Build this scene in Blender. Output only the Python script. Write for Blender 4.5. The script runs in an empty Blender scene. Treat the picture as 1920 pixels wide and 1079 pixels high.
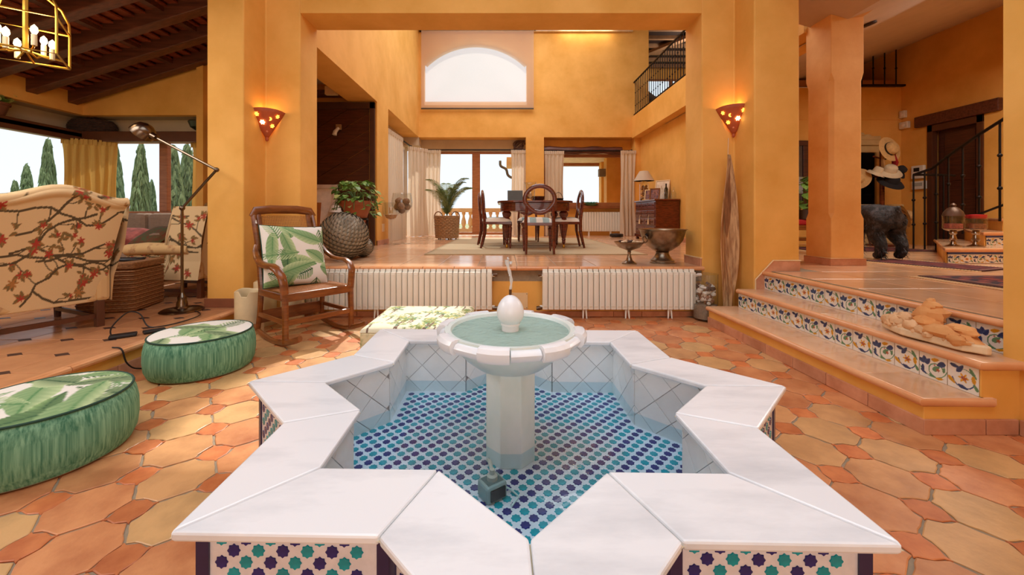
import bpy, bmesh, math, random
import numpy as np
from math import sin, cos, pi, radians as R
from mathutils import Vector, Matrix, noise
random.seed(7)
SC = bpy.context.scene
C = SC.collection

# ---------------------------------------------------------------- camera, world, sun, big lights, exposure
EYE = 1.05
cam_d = bpy.data.cameras.new('camera'); cam = bpy.data.objects.new('camera', cam_d); C.objects.link(cam)
cam.location = (0, 0, EYE); cam.rotation_euler = (R(90), 0, 0)
cam_d.sensor_width = 36; cam_d.sensor_fit = 'HORIZONTAL'
cam_d.lens = 740 / 1920 * 36
cam_d.shift_x = (960 - 945) / 1920
cam_d.shift_y = -(539.5 - 407) / 1920
cam_d.clip_start = 0.05; cam_d.clip_end = 300
SC.camera = cam

w = bpy.data.worlds.new('sky'); SC.world = w; w.use_nodes = True
nt = w.node_tree; bg = nt.nodes['Background']
tc = nt.nodes.new('ShaderNodeTexCoord'); sx = nt.nodes.new('ShaderNodeSeparateXYZ')
rp = nt.nodes.new('ShaderNodeValToRGB')
nt.links.new(tc.outputs['Generated'], sx.inputs[0]); nt.links.new(sx.outputs['Z'], rp.inputs[0])
rp.color_ramp.elements[0].position = 0.0; rp.color_ramp.elements[0].color = (0.86, 0.94, 1.0, 1)
rp.color_ramp.elements[1].position = 0.9; rp.color_ramp.elements[1].color = (0.62, 0.80, 1.0, 1)
nt.links.new(rp.outputs[0], bg.inputs[0]); bg.inputs[1].default_value = 1.12

def lamp(name, kind, loc, power, color=(1, 1, 1), size=1.0, size_y=None, rot=(0, 0, 0)):
    d = bpy.data.lights.new(name, kind); d.energy = power; d.color = color
    if kind == 'AREA':
        d.size = size
        if size_y: d.shape = 'RECTANGLE'; d.size_y = size_y
    elif kind == 'POINT': d.shadow_soft_size = size
    o = bpy.data.objects.new(name, d); C.objects.link(o); o.location = loc; o.rotation_euler = rot
    return o

sun = lamp('sun', 'SUN', (0, 0, 20), 3.6, (1.0, 0.95, 0.86)); sun.data.angle = R(1.2)
sun.rotation_euler = Vector((0.05, -0.70, -0.78)).to_track_quat('-Z', 'Y').to_euler()
lamp('skylight_fountain', 'AREA', (0.0, 0.55, 4.55), 84, (0.89, 0.955, 1.0), 3.6, 3.6)
lamp('fill_behind', 'AREA', (0.0, -3.3, 1.7), 50, (0.92, 0.965, 1.0), 3.6, 2.2, (R(90), 0, 0))  # added fill from behind the camera; the wall there has no window
lamp('fill_dining', 'AREA', (0.3, 7.4, 6.5), 185, (0.97, 0.98, 1.0), 3.6, 4.4)  # area light added below the dining ceiling, apart from its opening
lamp('fill_living', 'AREA', (-4.1, 1.5, 3.1), 76, (1.0, 0.95, 0.88), 1.6, 2.0)  # added fill for the sitting room, whose ceiling is closed
lamp('fill_foyer', 'AREA', (5.6, 4.0, 3.45), 80, (1.0, 0.93, 0.82), 1.6, 1.8)  # added fill under the unbroken hall ceiling
vs = SC.view_settings; vs.view_transform = 'Standard'; vs.look = 'None'; vs.gamma = 1; vs.use_curve_mapping = False
vs.exposure = 0.12
SC.cycles.use_denoising = True
SC.cycles.max_bounces = 9; SC.cycles.diffuse_bounces = 5; SC.cycles.transparent_max_bounces = 16
SC.cycles.caustics_reflective = False; SC.cycles.caustics_refractive = False
SC.cycles.sample_clamp_indirect = 6.0

# ---------------------------------------------------------------- helpers
def S(r, g, b):
    f = lambda c: (c / 255 / 12.92) if c <= 10.3 else ((c / 255 + 0.055) / 1.055) ** 2.4
    return (f(r), f(g), f(b))
def lin(a):
    a = np.asarray(a, float) / 255.0
    return np.where(a <= 0.04045, a / 12.92, ((a + 0.055) / 1.055) ** 2.4)

MATS = {}
def M(name, col, rough=0.6, metal=0.0, col2=None, scale=6.0, var=0.12, bump=0.0, bscale=40.0, stretch=(1, 1, 1), coat=0.0,
      rnd=0.0, alt=None, emit=None, es=0.0, detail=4.0, spec=0.5, coord='Object', sss=0.0, ramp=(0.35, 0.65)):
    if name in MATS: return MATS[name]
    m = bpy.data.materials.new(name); m.use_nodes = True; n = m.node_tree.nodes; l = m.node_tree.links
    b = n['Principled BSDF']; b.inputs['Roughness'].default_value = rough; b.inputs['Metallic'].default_value = metal
    b.inputs['Coat Weight'].default_value = coat; b.inputs['Specular IOR Level'].default_value = spec
    if sss: b.inputs['Subsurface Weight'].default_value = sss; b.inputs['Subsurface Radius'].default_value = (0.02, 0.02, 0.02)
    c1 = col; c2 = col2 or tuple(min(1, c * (1 + var)) for c in col)
    if not col2: c1 = tuple(c * (1 - var) for c in col)
    t = n.new('ShaderNodeTexCoord'); mp = n.new('ShaderNodeMapping'); l.new(t.outputs[coord], mp.inputs[0])
    mp.inputs['Scale'].default_value = stretch
    if rnd:
        oi = n.new('ShaderNodeObjectInfo'); ml = n.new('ShaderNodeVectorMath'); ml.operation = 'SCALE'
        cb = n.new('ShaderNodeCombineXYZ')
        for k in range(3): l.new(oi.outputs['Random'], cb.inputs[k])
        l.new(cb.outputs[0], ml.inputs[0]); ml.inputs['Scale'].default_value = 37.0
        l.new(ml.outputs[0], mp.inputs['Location'])
    nz = n.new('ShaderNodeTexNoise'); l.new(mp.outputs[0], nz.inputs['Vector']); nz.inputs['Scale'].default_value = scale
    nz.inputs['Detail'].default_value = detail; nz.inputs['Roughness'].default_value = 0.6
    r = n.new('ShaderNodeValToRGB'); l.new(nz.outputs['Fac'], r.inputs[0])
    r.color_ramp.elements[0].position = ramp[0]; r.color_ramp.elements[1].position = ramp[1]
    r.color_ramp.elements[0].color = (*c1, 1); r.color_ramp.elements[1].color = (*c2, 1)
    out = r.outputs[0]
    if rnd:
        hs = n.new('ShaderNodeHueSaturation'); l.new(out, hs.inputs['Color'])
        mr = n.new('ShaderNodeMapRange'); l.new(oi.outputs['Random'], mr.inputs[0])
        mr.inputs[3].default_value = 1 - rnd; mr.inputs[4].default_value = 1 + rnd
        l.new(mr.outputs[0], hs.inputs['Value']); out = hs.outputs[0]
        if alt:
            sm = n.new('ShaderNodeMath'); sm.operation = 'MULTIPLY'; sm.inputs[1].default_value = 7.31; l.new(oi.outputs['Random'], sm.inputs[0])
            fr = n.new('ShaderNodeMath'); fr.operation = 'FRACT'; l.new(sm.outputs[0], fr.inputs[0])
            st = n.new('ShaderNodeMapRange'); l.new(fr.outputs[0], st.inputs[0]); st.inputs[1].default_value = .35; st.inputs[2].default_value = .8
            mm = n.new('ShaderNodeMix'); mm.data_type = 'RGBA'; l.new(st.outputs[0], mm.inputs[0]); l.new(out, mm.inputs[6])
            r3 = n.new('ShaderNodeValToRGB'); l.new(nz.outputs['Fac'], r3.inputs[0]); r3.color_ramp.elements[0].position = ramp[0]; r3.color_ramp.elements[1].position = ramp[1]
            r3.color_ramp.elements[0].color = (*[q * .72 for q in alt], 1); r3.color_ramp.elements[1].color = (*alt, 1)
            l.new(r3.outputs[0], mm.inputs[7]); out = mm.outputs[2]
    l.new(out, b.inputs['Base Color'])
    if bump:
        n2 = n.new('ShaderNodeTexNoise'); l.new(mp.outputs[0], n2.inputs['Vector']); n2.inputs['Scale'].default_value = bscale
        n2.inputs['Detail'].default_value = 5
        bp = n.new('ShaderNodeBump'); bp.inputs['Strength'].default_value = bump; bp.inputs['Distance'].default_value = 0.01
        l.new(n2.outputs['Fac'], bp.inputs['Height']); l.new(bp.outputs[0], b.inputs['Normal'])
    if emit: b.inputs['Emission Color'].default_value = (*emit, 1); b.inputs['Emission Strength'].default_value = es
    MATS[name] = m; return m

def Mcol(name, rough=0.7, bump=0.0, bscale=200.0, coat=0.0, sheen=0.0):           # colours come from a face print stored on the mesh
    if name in MATS: return MATS[name]
    m = bpy.data.materials.new(name); m.use_nodes = True; n = m.node_tree.nodes; l = m.node_tree.links
    b = n['Principled BSDF']; b.inputs['Roughness'].default_value = rough; b.inputs['Coat Weight'].default_value = coat
    a = n.new('ShaderNodeVertexColor'); a.layer_name = 'Col'
    nz = n.new('ShaderNodeTexNoise'); nz.inputs['Scale'].default_value = bscale; t = n.new('ShaderNodeTexCoord')
    l.new(t.outputs['Object'], nz.inputs['Vector'])
    mx = n.new('ShaderNodeMix'); mx.data_type = 'RGBA'; mx.blend_type = 'MULTIPLY'; mx.inputs[0].default_value = 0.18
    l.new(a.outputs[0], mx.inputs[6]); l.new(nz.outputs['Color'], mx.inputs[7]); l.new(mx.outputs[2], b.inputs['Base Color'])
    if bump:
        bp = n.new('ShaderNodeBump'); bp.inputs['Strength'].default_value = bump; bp.inputs['Distance'].default_value = 0.004
        l.new(nz.outputs['Fac'], bp.inputs['Height']); l.new(bp.outputs[0], b.inputs['Normal'])
    MATS[name] = m; return m

def Mthin(name, tint=(1, 1, 1), refl=1.0, rough=0.0, wave=0.0, wscale=12.0, base=0.03, whiteness=0.0, white_col=(1, 1, 1)):   # clear sheet: glass, water
    if name in MATS: return MATS[name]
    m = bpy.data.materials.new(name); m.use_nodes = True; n = m.node_tree.nodes; l = m.node_tree.links
    n.remove(n['Principled BSDF'])
    tr = n.new('ShaderNodeBsdfTransparent'); tr.inputs[0].default_value = (*tint, 1)
    gl = n.new('ShaderNodeBsdfGlossy'); gl.inputs['Roughness'].default_value = rough
    fr = n.new('ShaderNodeLayerWeight'); fr.inputs[0].default_value = .5
    pw = n.new('ShaderNodeMath'); pw.operation = 'POWER'; pw.inputs[1].default_value = 5; l.new(fr.outputs['Facing'], pw.inputs[0])
    mu = n.new('ShaderNodeMath'); mu.operation = 'MULTIPLY_ADD'; mu.inputs[1].default_value = refl * .95; mu.inputs[2].default_value = .025 * refl; l.new(pw.outputs[0], mu.inputs[0])
    ad = n.new('ShaderNodeMath'); ad.operation = 'ADD'; ad.inputs[1].default_value = base; ad.use_clamp = True; l.new(mu.outputs[0], ad.inputs[0])
    mx = n.new('ShaderNodeMixShader'); l.new(ad.outputs[0], mx.inputs[0])
    src = tr.outputs[0]
    if whiteness:
        df = n.new('ShaderNodeBsdfDiffuse'); df.inputs[0].default_value = (*white_col, 1)
        m0 = n.new('ShaderNodeMixShader'); m0.inputs[0].default_value = whiteness
        l.new(tr.outputs[0], m0.inputs[1]); l.new(df.outputs[0], m0.inputs[2]); src = m0.outputs[0]
    l.new(src, mx.inputs[1]); l.new(gl.outputs[0], mx.inputs[2])
    if wave:
        t = n.new('ShaderNodeTexCoord'); nz = n.new('ShaderNodeTexNoise'); nz.inputs['Scale'].default_value = wscale
        nz.inputs['Detail'].default_value = 2; nz.inputs['Distortion'].default_value = 0.8
        l.new(t.outputs['Object'], nz.inputs['Vector'])
        bp = n.new('ShaderNodeBump'); bp.inputs['Strength'].default_value = wave; bp.inputs['Distance'].default_value = 0.02
        l.new(nz.outputs['Fac'], bp.inputs['Height']); l.new(bp.outputs[0], gl.inputs['Normal']); l.new(bp.outputs[0], fr.inputs['Normal'])
    l.new(mx.outputs[0], n['Material Output'].inputs[0])
    MATS[name] = m; return m

def Mcloth(name, col, trans=0.35, clear=0.0):            # thin fabric that lets daylight through
    if name in MATS: return MATS[name]
    m = bpy.data.materials.new(name); m.use_nodes = True; n = m.node_tree.nodes; l = m.node_tree.links
    n.remove(n['Principled BSDF'])
    df = n.new('ShaderNodeBsdfDiffuse'); tl = n.new('ShaderNodeBsdfTranslucent'); tp = n.new('ShaderNodeBsdfTransparent')
    t = n.new('ShaderNodeTexCoord'); nz = n.new('ShaderNodeTexNoise'); nz.inputs['Scale'].default_value = 60; l.new(t.outputs['Object'], nz.inputs['Vector'])
    r = n.new('ShaderNodeValToRGB'); l.new(nz.outputs['Fac'], r.inputs[0])
    r.color_ramp.elements[0].color = (*[c * 0.9 for c in col], 1); r.color_ramp.elements[1].color = (*col, 1)
    l.new(r.outputs[0], df.inputs[0]); l.new(r.outputs[0], tl.inputs[0])
    a = n.new('ShaderNodeMixShader'); a.inputs[0].default_value = trans; l.new(df.outputs[0], a.inputs[1]); l.new(tl.outputs[0], a.inputs[2])
    b = n.new('ShaderNodeMixShader'); b.inputs[0].default_value = clear; l.new(a.outputs[0], b.inputs[1]); l.new(tp.outputs[0], b.inputs[2])
    l.new(b.outputs[0], n['Material Output'].inputs[0]); MATS[name] = m; return m

class MB:
    def __init__(s): s.v = []; s.f = []
    def add(s, V, F):
        k = len(s.v); s.v += [tuple(p) for p in V]; s.f += [tuple(i + k for i in f) for f in F]; return s
    def bb(s, x0, y0, z0, x1, y1, z1):
        return s.add([(x0, y0, z0), (x1, y0, z0), (x1, y1, z0), (x0, y1, z0), (x0, y0, z1), (x1, y0, z1), (x1, y1, z1), (x0, y1, z1)],
                     [(0, 3, 2, 1), (4, 5, 6, 7), (0, 1, 5, 4), (1, 2, 6, 5), (2, 3, 7, 6), (3, 0, 4, 7)])
    def box(s, c, d, rot=None):
        b = MB().bb(-d[0] / 2, -d[1] / 2, -d[2] / 2, d[0] / 2, d[1] / 2, d[2] / 2)
        m = Matrix.Translation(c)
        if rot: m = m @ Matrix.Rotation(rot[2], 4, 'Z') @ Matrix.Rotation(rot[1], 4, 'Y') @ Matrix.Rotation(rot[0], 4, 'X')
        return s.add([m @ Vector(p) for p in b.v], b.f)
    def prism(s, poly, z0, z1):
        n = len(poly); a = sum(poly[i][0] * poly[(i + 1) % n][1] - poly[(i + 1) % n][0] * poly[i][1] for i in range(n))
        if a < 0: poly = poly[::-1]
        V = [(p[0], p[1], z0) for p in poly] + [(p[0], p[1], z1) for p in poly]
        return s.add(V, [tuple(range(n))[::-1], tuple(range(n, 2 * n))] + [(i, (i + 1) % n, n + (i + 1) % n, n + i) for i in range(n)])
    def lathe(s, prof, seg=24, c=(0, 0, 0), flute=None):
        V = []; F = []; k = len(prof)
        for j in range(seg):
            a = 2 * pi * j / seg
            for i, (r, z) in enumerate(prof):
                q = r * (flute(a, i) if flute else 1)
                V.append((c[0] + q * cos(a), c[1] + q * sin(a), c[2] + z))
        for j in range(seg):
            o = j * k; p = ((j + 1) % seg) * k
            for i in range(k - 1): F.append((o + i, p + i, p + i + 1, o + i + 1))
        if prof[0][0] > 1e-4: F.append(tuple(j * k for j in range(seg))[::-1])
        if prof[-1][0] > 1e-4: F.append(tuple(j * k + k - 1 for j in range(seg)))
        return s.add(V, F)
    def tube(s, pts, r, seg=8, closed=False, flat=None):
        P = [Vector(p) for p in pts]; n = len(P); rr = r if isinstance(r, (list, tuple)) else [r] * n
        up = Vector((0, 0, 1)); V = []; F = []; prev = None
        for i in range(n):
            if closed: t = P[(i + 1) % n] - P[i - 1]
            else: t = P[min(i + 1, n - 1)] - P[max(i - 1, 0)]
            t = t.normalized() if t.length > 1e-9 else Vector((0, 0, 1))
            if prev is None:
                a = t.cross(up) if abs(t.dot(up)) < 0.95 else t.cross(Vector((1, 0, 0)))
            else: a = prev - t * prev.dot(t)
            a.normalize(); prev = a; b = t.cross(a)
            fa, fb = flat or (1, 1)
            for j in range(seg):
                q = 2 * pi * j / seg; V.append(P[i] + a * cos(q) * rr[i] * fa + b * sin(q) * rr[i] * fb)
        m = n if closed else n - 1
        for i in range(m):
            for j in range(seg):
                x = i * seg + j; y = i * seg + (j + 1) % seg; i2 = ((i + 1) % n) * seg
                F.append((x, i2 + j, i2 + (j + 1) % seg, y))
        if not closed: F.append(tuple(range(seg))); F.append(tuple(range((n - 1) * seg, n * seg))[::-1])
        return s.add(V, F)
    def ball(s, c, r, seg=16, rings=10, jit=0.0, sd=0):
        if not isinstance(r, (tuple, list)): r = (r, r, r)
        V = [(0, 0, -1)]; F = []
        for i in range(1, rings):
            t = pi * i / rings
            for j in range(seg):
                a = 2 * pi * j / seg; V.append((sin(t) * cos(a), sin(t) * sin(a), -cos(t)))
        V.append((0, 0, 1)); N = len(V) - 1
        if jit: V = [tuple(x * (1 + jit * noise.noise(Vector(p) * 1.7 + Vector((sd, sd * 2.3, 0)))) for x in p) for p in V]
        for j in range(seg): F.append((0, 1 + (j + 1) % seg, 1 + j)); F.append((N, N - seg + j, N - seg + (j + 1) % seg))
        for i in range(rings - 2):
            for j in range(seg):
                o = 1 + i * seg; F.append((o + j, o + (j + 1) % seg, o + seg + (j + 1) % seg, o + seg + j))
        return s.add([(c[0] + p[0] * r[0], c[1] + p[1] * r[1], c[2] + p[2] * r[2]) for p in V], F)
    def xf(s, m): s.v = [tuple(m @ Vector(p)) for p in s.v]; return s
    def mesh(s, name, mat=None, smooth=False, ang=35):
        me = bpy.data.meshes.new(name); me.from_pydata(s.v, [], s.f); me.update()
        if mat: me.materials.append(mat)
        if smooth:
            me.polygons.foreach_set('use_smooth', [True] * len(me.polygons)); me.set_sharp_from_angle(angle=R(ang))
        return me
    def obj(s, name, mat, parent=None, loc=(0, 0, 0), smooth=False, bevel=0.0, rot=None, ang=35, fix=False):
        me = s.mesh(name, mat, smooth, ang)
        if fix or bevel:
            bm = bmesh.new(); bm.from_mesh(me)
            if fix: bmesh.ops.recalc_face_normals(bm, faces=bm.faces)
            bm.to_mesh(me); bm.free()
        return link(name, me, parent, loc, rot, bevel=bevel)

def link(name, me, parent=None, loc=(0, 0, 0), rot=None, scale=None, bevel=0.0):
    o = bpy.data.objects.new(name, me); C.objects.link(o); o.location = loc
    if rot: o.rotation_euler = rot
    if scale: o.scale = scale
    if parent: o.parent = parent
    if bevel:
        b = o.modifiers.new('edge', 'BEVEL'); b.width = bevel; b.segments = 2; b.limit_method = 'ANGLE'; b.angle_limit = R(40)
    return o
def thing(name, label, cat, loc=(0, 0, 0), rz=0.0, group=None):
    o = bpy.data.objects.new(name, None); C.objects.link(o); o.location = loc; o.rotation_euler = (0, 0, rz)
    o.empty_display_size = 0.1; return tag(o, label, cat, group)
def tag(o, label, cat, group=None):
    o['label'] = label; o['category'] = cat
    if group: o['group'] = group
    return o
def stuff(o): o['kind'] = 'stuff'; return o
def struct(o): o['kind'] = 'structure'; return o
def sroot(name, loc=(0, 0, 0)):
    o = bpy.data.objects.new(name, None); C.objects.link(o); o.location = loc; return struct(o)
def dup(root, loc, rz=0.0, label=None, scale=None):
    r = root.copy(); C.objects.link(r); r.location = loc; r.rotation_euler = (0, 0, rz)
    if label: r['label'] = label
    if scale: r.scale = scale
    for ch in list(root.children):
        c = ch.copy(); C.objects.link(c); c.parent = r
        for g in list(ch.children):
            d = g.copy(); C.objects.link(d); d.parent = c
    return r
def painted(name, P, col, nu, nv, mat, parent=None, loc=(0, 0, 0), rot=None, smooth=True, flip=False):
    """grid of nu x nv vertices; P (nu*nv,3) and col (nu*nv,3), linear colours printed on it"""
    me = bpy.data.meshes.new(name); idx = np.arange(nu * nv).reshape(nv, nu)
    q = np.stack([idx[:-1, :-1], idx[:-1, 1:], idx[1:, 1:], idx[1:, :-1]], -1).reshape(-1, 4)
    if flip: q = q[:, ::-1]
    nf = len(q); me.vertices.add(nu * nv); me.vertices.foreach_set('co', np.asarray(P, np.float32).ravel())
    me.loops.add(nf * 4); me.loops.foreach_set('vertex_index', q.astype(np.int32).ravel())
    me.polygons.add(nf); me.polygons.foreach_set('loop_start', np.arange(0, nf * 4, 4, dtype=np.int32))
    me.polygons.foreach_set('loop_total', np.full(nf, 4, np.int32))
    me.update(calc_edges=True); me.validate()
    me.polygons.foreach_set('use_smooth', [smooth] * nf)
    a = me.color_attributes.new('Col', 'FLOAT_COLOR', 'POINT')
    a.data.foreach_set('color', np.concatenate([np.asarray(col, np.float32), np.ones((nu * nv, 1), np.float32)], 1).ravel())
    me.materials.append(mat)
    return link(name, me, parent, loc, rot)
def grid(nu, nv):
    u, v = np.meshgrid(np.linspace(0, 1, nu), np.linspace(0, 1, nv)); return u.ravel(), v.ravel()

# ---------------------------------------------------------------- prints (fabric, tiles, rugs)
def leaf(rgb, u, v, bx, by, ang, L, W, kind, dark, light, bend=0.3, n=12):
    du, dv = u - bx, v - by; ca, sa = cos(ang), sin(ang)
    s = (du * ca + dv * sa) / L; t = (-du * sa + dv * ca) / W - bend * (s * s - 0.25)
    a = np.abs(t); sc = np.clip(s, 0, 1); env = np.sin(pi * sc ** 0.75) ** 0.8
    m = (s > 0) & (s < 1) & (a < env * 0.5)
    if kind == 'frond': m &= ((((s - a * 0.35) * n) % 1.0) < 0.62) | (a < 0.04)
    f = np.clip(a / np.maximum(env * 0.5, 1e-3), 0, 1)
    st = 0.5 + 0.5 * np.sin((s - a * 0.3) * 60)
    k = np.clip(0.25 + 0.55 * (t > 0) * f + 0.25 * st * f - 0.35 * (a < 0.03), 0, 1)[:, None]
    c = dark[None] * (1 - k) + light[None] * k
    rgb[m] = c[m]
G1, G2, G3, G4 = lin((44, 88, 54)), lin((88, 140, 84)), lin((144, 180, 116)), lin((194, 212, 160))
def leafprint(u, v, seed, n=26, size=0.55):
    rs = np.random.RandomState(seed); rgb = np.tile(lin((238, 234, 226)), (len(u), 1))
    for i in range(n):
        kind = 'frond' if i % 3 == 1 else 'leaf'
        d, l = [(G1, G3), (G2, G4), (G2, G4), (G1, G4)][rs.randint(4)]
        leaf(rgb, u, v, rs.uniform(-.1, 1.1), rs.uniform(-.1, 1.1), rs.uniform(0, 2 * pi), size * rs.uniform(.6, 1.1),
             size * rs.uniform(.25, .42), kind, d, l, rs.uniform(-.5, .5), 13)
    return rgb
def seg(u, v, pts, wd):
    m = np.zeros(len(u), bool)
    for (x0, y0), (x1, y1) in zip(pts[:-1], pts[1:]):
        dx, dy = x1 - x0, y1 - y0; q = np.clip(((u - x0) * dx + (v - y0) * dy) / (dx * dx + dy * dy + 1e-9), 0, 1)
        m |= np.hypot(u - x0 - q * dx, v - y0 - q * dy) < wd
    return m
def blob(u, v, x, y, r, lobes=5, ph=0.0):
    a = np.arctan2(v - y, u - x); return np.hypot(u - x, v - y) < r * (0.75 + 0.35 * np.cos(lobes * a + ph))
def chintz(u, v, seed, base=(226, 194, 146), n=1.0):
    rs = np.random.RandomState(seed); rgb = np.tile(lin(base), (len(u), 1))
    br, red, gr, och = lin((86, 70, 44)), lin((176, 58, 40)), lin((98, 96, 58)), lin((176, 118, 60))
    for i in range(int(6 * n)):
        x, y = rs.uniform(-.2, .5), rs.uniform(-.1, 1.0); a = rs.uniform(-.4, .7); P = [(x, y)]
        for k in range(11):
            a = a * .75 + rs.uniform(-.55, .65); x += .1 * cos(a); y += .1 * sin(a); P.append((x, y))
            if k % 2:
                b = a + rs.choice([-1, 1]) * rs.uniform(.6, 1.2); Q = [(x, y)]; q = (x, y)
                for j in range(3): b += rs.uniform(-.5, .5); q = (q[0] + .05 * cos(b), q[1] + .05 * sin(b)); Q.append(q)
                rgb[seg(u, v, Q, .0045)] = br
                for j in range(4):
                    leaf(rgb, u, v, q[0] + rs.uniform(-.03, .03), q[1] + rs.uniform(-.03, .03), rs.uniform(0, 6.28), .055, .03, 'leaf', gr, och)
                if rs.rand() < .8: rgb[blob(u, v, q[0], q[1], rs.uniform(.018, .036), 5, rs.rand() * 6)] = red
        rgb[seg(u, v, P, .0095)] = br
    for i in range(int(12 * n)):
        x, y = rs.rand(2)
        for j in range(4): leaf(rgb, u, v, x, y, rs.uniform(0, 6.28), .07, .035, 'leaf', gr, och)
        rgb[blob(u, v, x, y, rs.uniform(.025, .045), 6, rs.rand() * 6)] = red if rs.rand() < .75 else och
    return rgb
NAVY, YEL, GRN, REDC = lin((40, 62, 108)), lin((222, 160, 40)), lin((104, 150, 108)), lin((176, 84, 50))
def azulejo(u, v, kind):
    rgb = np.tile(lin((236, 230, 218)), (len(u), 1)); D = lin((36, 50, 92)); NV = lin((64, 88, 132))
    def arc(x, y, r, a0, a1, w, c):
        rgb[seg(u, v, [(x + r * cos(a), y + r * sin(a)) for a in np.linspace(a0, a1, 9)], w)] = c
    if kind == 0:
        arc(.5, .62, .52, 3.5, 6.0, .016, GRN); arc(.62, .4, .27, .2, 4.6, .02, GRN * .8)
        for a in (2.5, 1.55, .7): leaf(rgb, u, v, .2, .58, a, .30, .19, 'leaf', D, NV)
        leaf(rgb, u, v, .14, .50, 4.7, .34, .12, 'leaf', D, NV); leaf(rgb, u, v, .05, .30, 5.6, .30, .10, 'leaf', D, NV)
        leaf(rgb, u, v, .44, .80, .1, .30, .15, 'leaf', YEL * .8, YEL); leaf(rgb, u, v, .95, .74, 3.4, .34, .22, 'leaf', D, NV)
        leaf(rgb, u, v, .48, .40, .5, .32, .20, 'leaf', GRN * .8, GRN); rgb[blob(u, v, .68, .44, .075, 5)] = REDC; rgb[blob(u, v, .56, .60, .045, 5)] = REDC
        leaf(rgb, u, v, .60, .10, .1, .30, .10, 'leaf', YEL * .8, YEL); leaf(rgb, u, v, .36, .20, 5.9, .24, .10, 'leaf', GRN * .7, GRN)
        leaf(rgb, u, v, .86, .40, 1.3, .24, .10, 'leaf', GRN * .7, GRN)
    else:
        arc(.52, .46, .36, 3.3, 6.5, .022, NV); arc(.52, .46, .36, .4, 1.9, .016, GRN)
        leaf(rgb, u, v, .08, .90, 6.0, .34, .14, 'leaf', D, NV); leaf(rgb, u, v, .28, .66, .8, .38, .17, 'leaf', D, NV)
        leaf(rgb, u, v, .34, .20, 5.9, .36, .15, 'leaf', D, NV); leaf(rgb, u, v, .72, .92, 5.2, .42, .12, 'leaf', GRN * .7, GRN)
        leaf(rgb, u, v, .02, .42, 5.4, .36, .14, 'leaf', YEL * .8, YEL); leaf(rgb, u, v, .84, .66, 4.7, .34, .14, 'leaf', YEL * .8, YEL)
        leaf(rgb, u, v, .95, .12, 1.9, .30, .12, 'leaf', GRN * .7, GRN)
        rgb[blob(u, v, .52, .48, .17, 6)] = YEL; rgb[blob(u, v, .55, .47, .10, 7, 1)] = REDC; rgb[blob(u, v, .47, .50, .045, 5)] = lin((130, 70, 110))
    e = np.minimum(np.minimum(u, 1 - u), np.minimum(v, 1 - v)); rgb[(e < .015)] *= .75
    return rgb
def spline(P, k=6):
    """points along a smooth curve through P"""
    P = [Vector(q) for q in P]; Q = [P[0] * 2 - P[1]] + P + [P[-1] * 2 - P[-2]]; o = []
    for i in range(1, len(Q) - 2):
        a, b, c, d = Q[i - 1:i + 3]
        for j in range(k):
            t = j / k; o.append(.5 * ((2 * b) + (c - a) * t + (2 * a - 5 * b + 4 * c - d) * t * t + (3 * b - a - 3 * c + d) * t ** 3))
    return o + [P[-1]]

# ---------------------------------------------------------------- materials
WALL = M('ochre_stucco', S(221, 163, 73), .75, col2=S(238, 182, 95), scale=1.6, bump=.12, bscale=18, detail=6)
COLM = M('orange_stucco', S(222, 160, 84), .7, col2=S(238, 184, 110), scale=2.2, bump=.15, bscale=14, detail=6)
PLAIN = M('pale_ceiling_plaster', S(196, 172, 150), .85, scale=3, var=.04)
TAUPE = M('taupe_plaster', S(196, 176, 148), .85, scale=3, var=.05)
TERRA = M('terracotta', S(172, 102, 62), .42, col2=S(204, 138, 90), scale=6, detail=8, bump=.16, bscale=30, rnd=.12, alt=S(208, 162, 108), ramp=(.32, .62))
TERRA2 = M('terracotta_small', S(182, 98, 52), .45, col2=S(206, 124, 72), scale=12, bump=.1, bscale=30, rnd=.16)
GROUT = M('grey_grout', S(148, 132, 110), .9, scale=20, bump=.1)
GTILE = M('glazed_terracotta', S(214, 164, 122), .16, col2=S(228, 184, 146), scale=3, rnd=.07, bump=.03, bscale=6)
NOSE = M('nosing_clay', S(212, 148, 100), .22, col2=S(224, 166, 120), scale=4, rnd=.06)
SKIRT = M('skirting_clay', S(186, 126, 92), .5, col2=S(210, 152, 118), scale=7, rnd=.12)
CREAMT = M('cream_trim', S(226, 196, 150), .4, var=.05)
LIVT = M('living_clay', S(186, 130, 90), .18, col2=S(200, 142, 98), scale=6, rnd=.12)
MARB = M('white_marble', S(202, 208, 215), .22, col2=S(236, 240, 245), scale=1.7, stretch=(1, 3.2, 1), detail=9, ramp=(.28, .52), rnd=.03, bump=.02, bscale=5)
MARBG = M('green_white_marble', S(204, 222, 216), .3, col2=S(234, 240, 240), scale=3.0, stretch=(1, 1, .6), detail=6)
WTILE = M('white_glazed_tile', S(230, 235, 236), .12, col2=S(242, 245, 246), scale=6, rnd=.04, bump=.06, bscale=9)
TGROUT = M('tile_joint', S(150, 146, 132), .9)
ZWHITE = M('zellige_white', S(224, 224, 232), .3, scale=30, var=.06, bump=.1, bscale=60)
ZTEAL = M('zellige_teal', S(0, 150, 166), .25, scale=30, var=.18)
ZNAVY = M('zellige_navy', S(40, 38, 112), .25, scale=30, var=.18)
ZDARK = M('zellige_border', S(46, 36, 78), .3, scale=20, var=.12)
GLASS = Mthin('clear_glass', (0.95, 0.965, 0.965), 1.1, base=.03)
PANE = Mthin('window_glass', (0.97, 0.98, 0.98), 0.35, base=.0)
WATER = Mthin('pool_water', (0.78, 0.905, 0.955), 0.9, wave=.12, wscale=7, base=.0)
BWATER = Mthin('basin_water', (0.86, 0.96, 0.92), .55, wave=.7, wscale=17, base=.0, whiteness=.65, white_col=(.93, .98, .95))  # white body colour stands in for window reflections on the water
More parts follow.
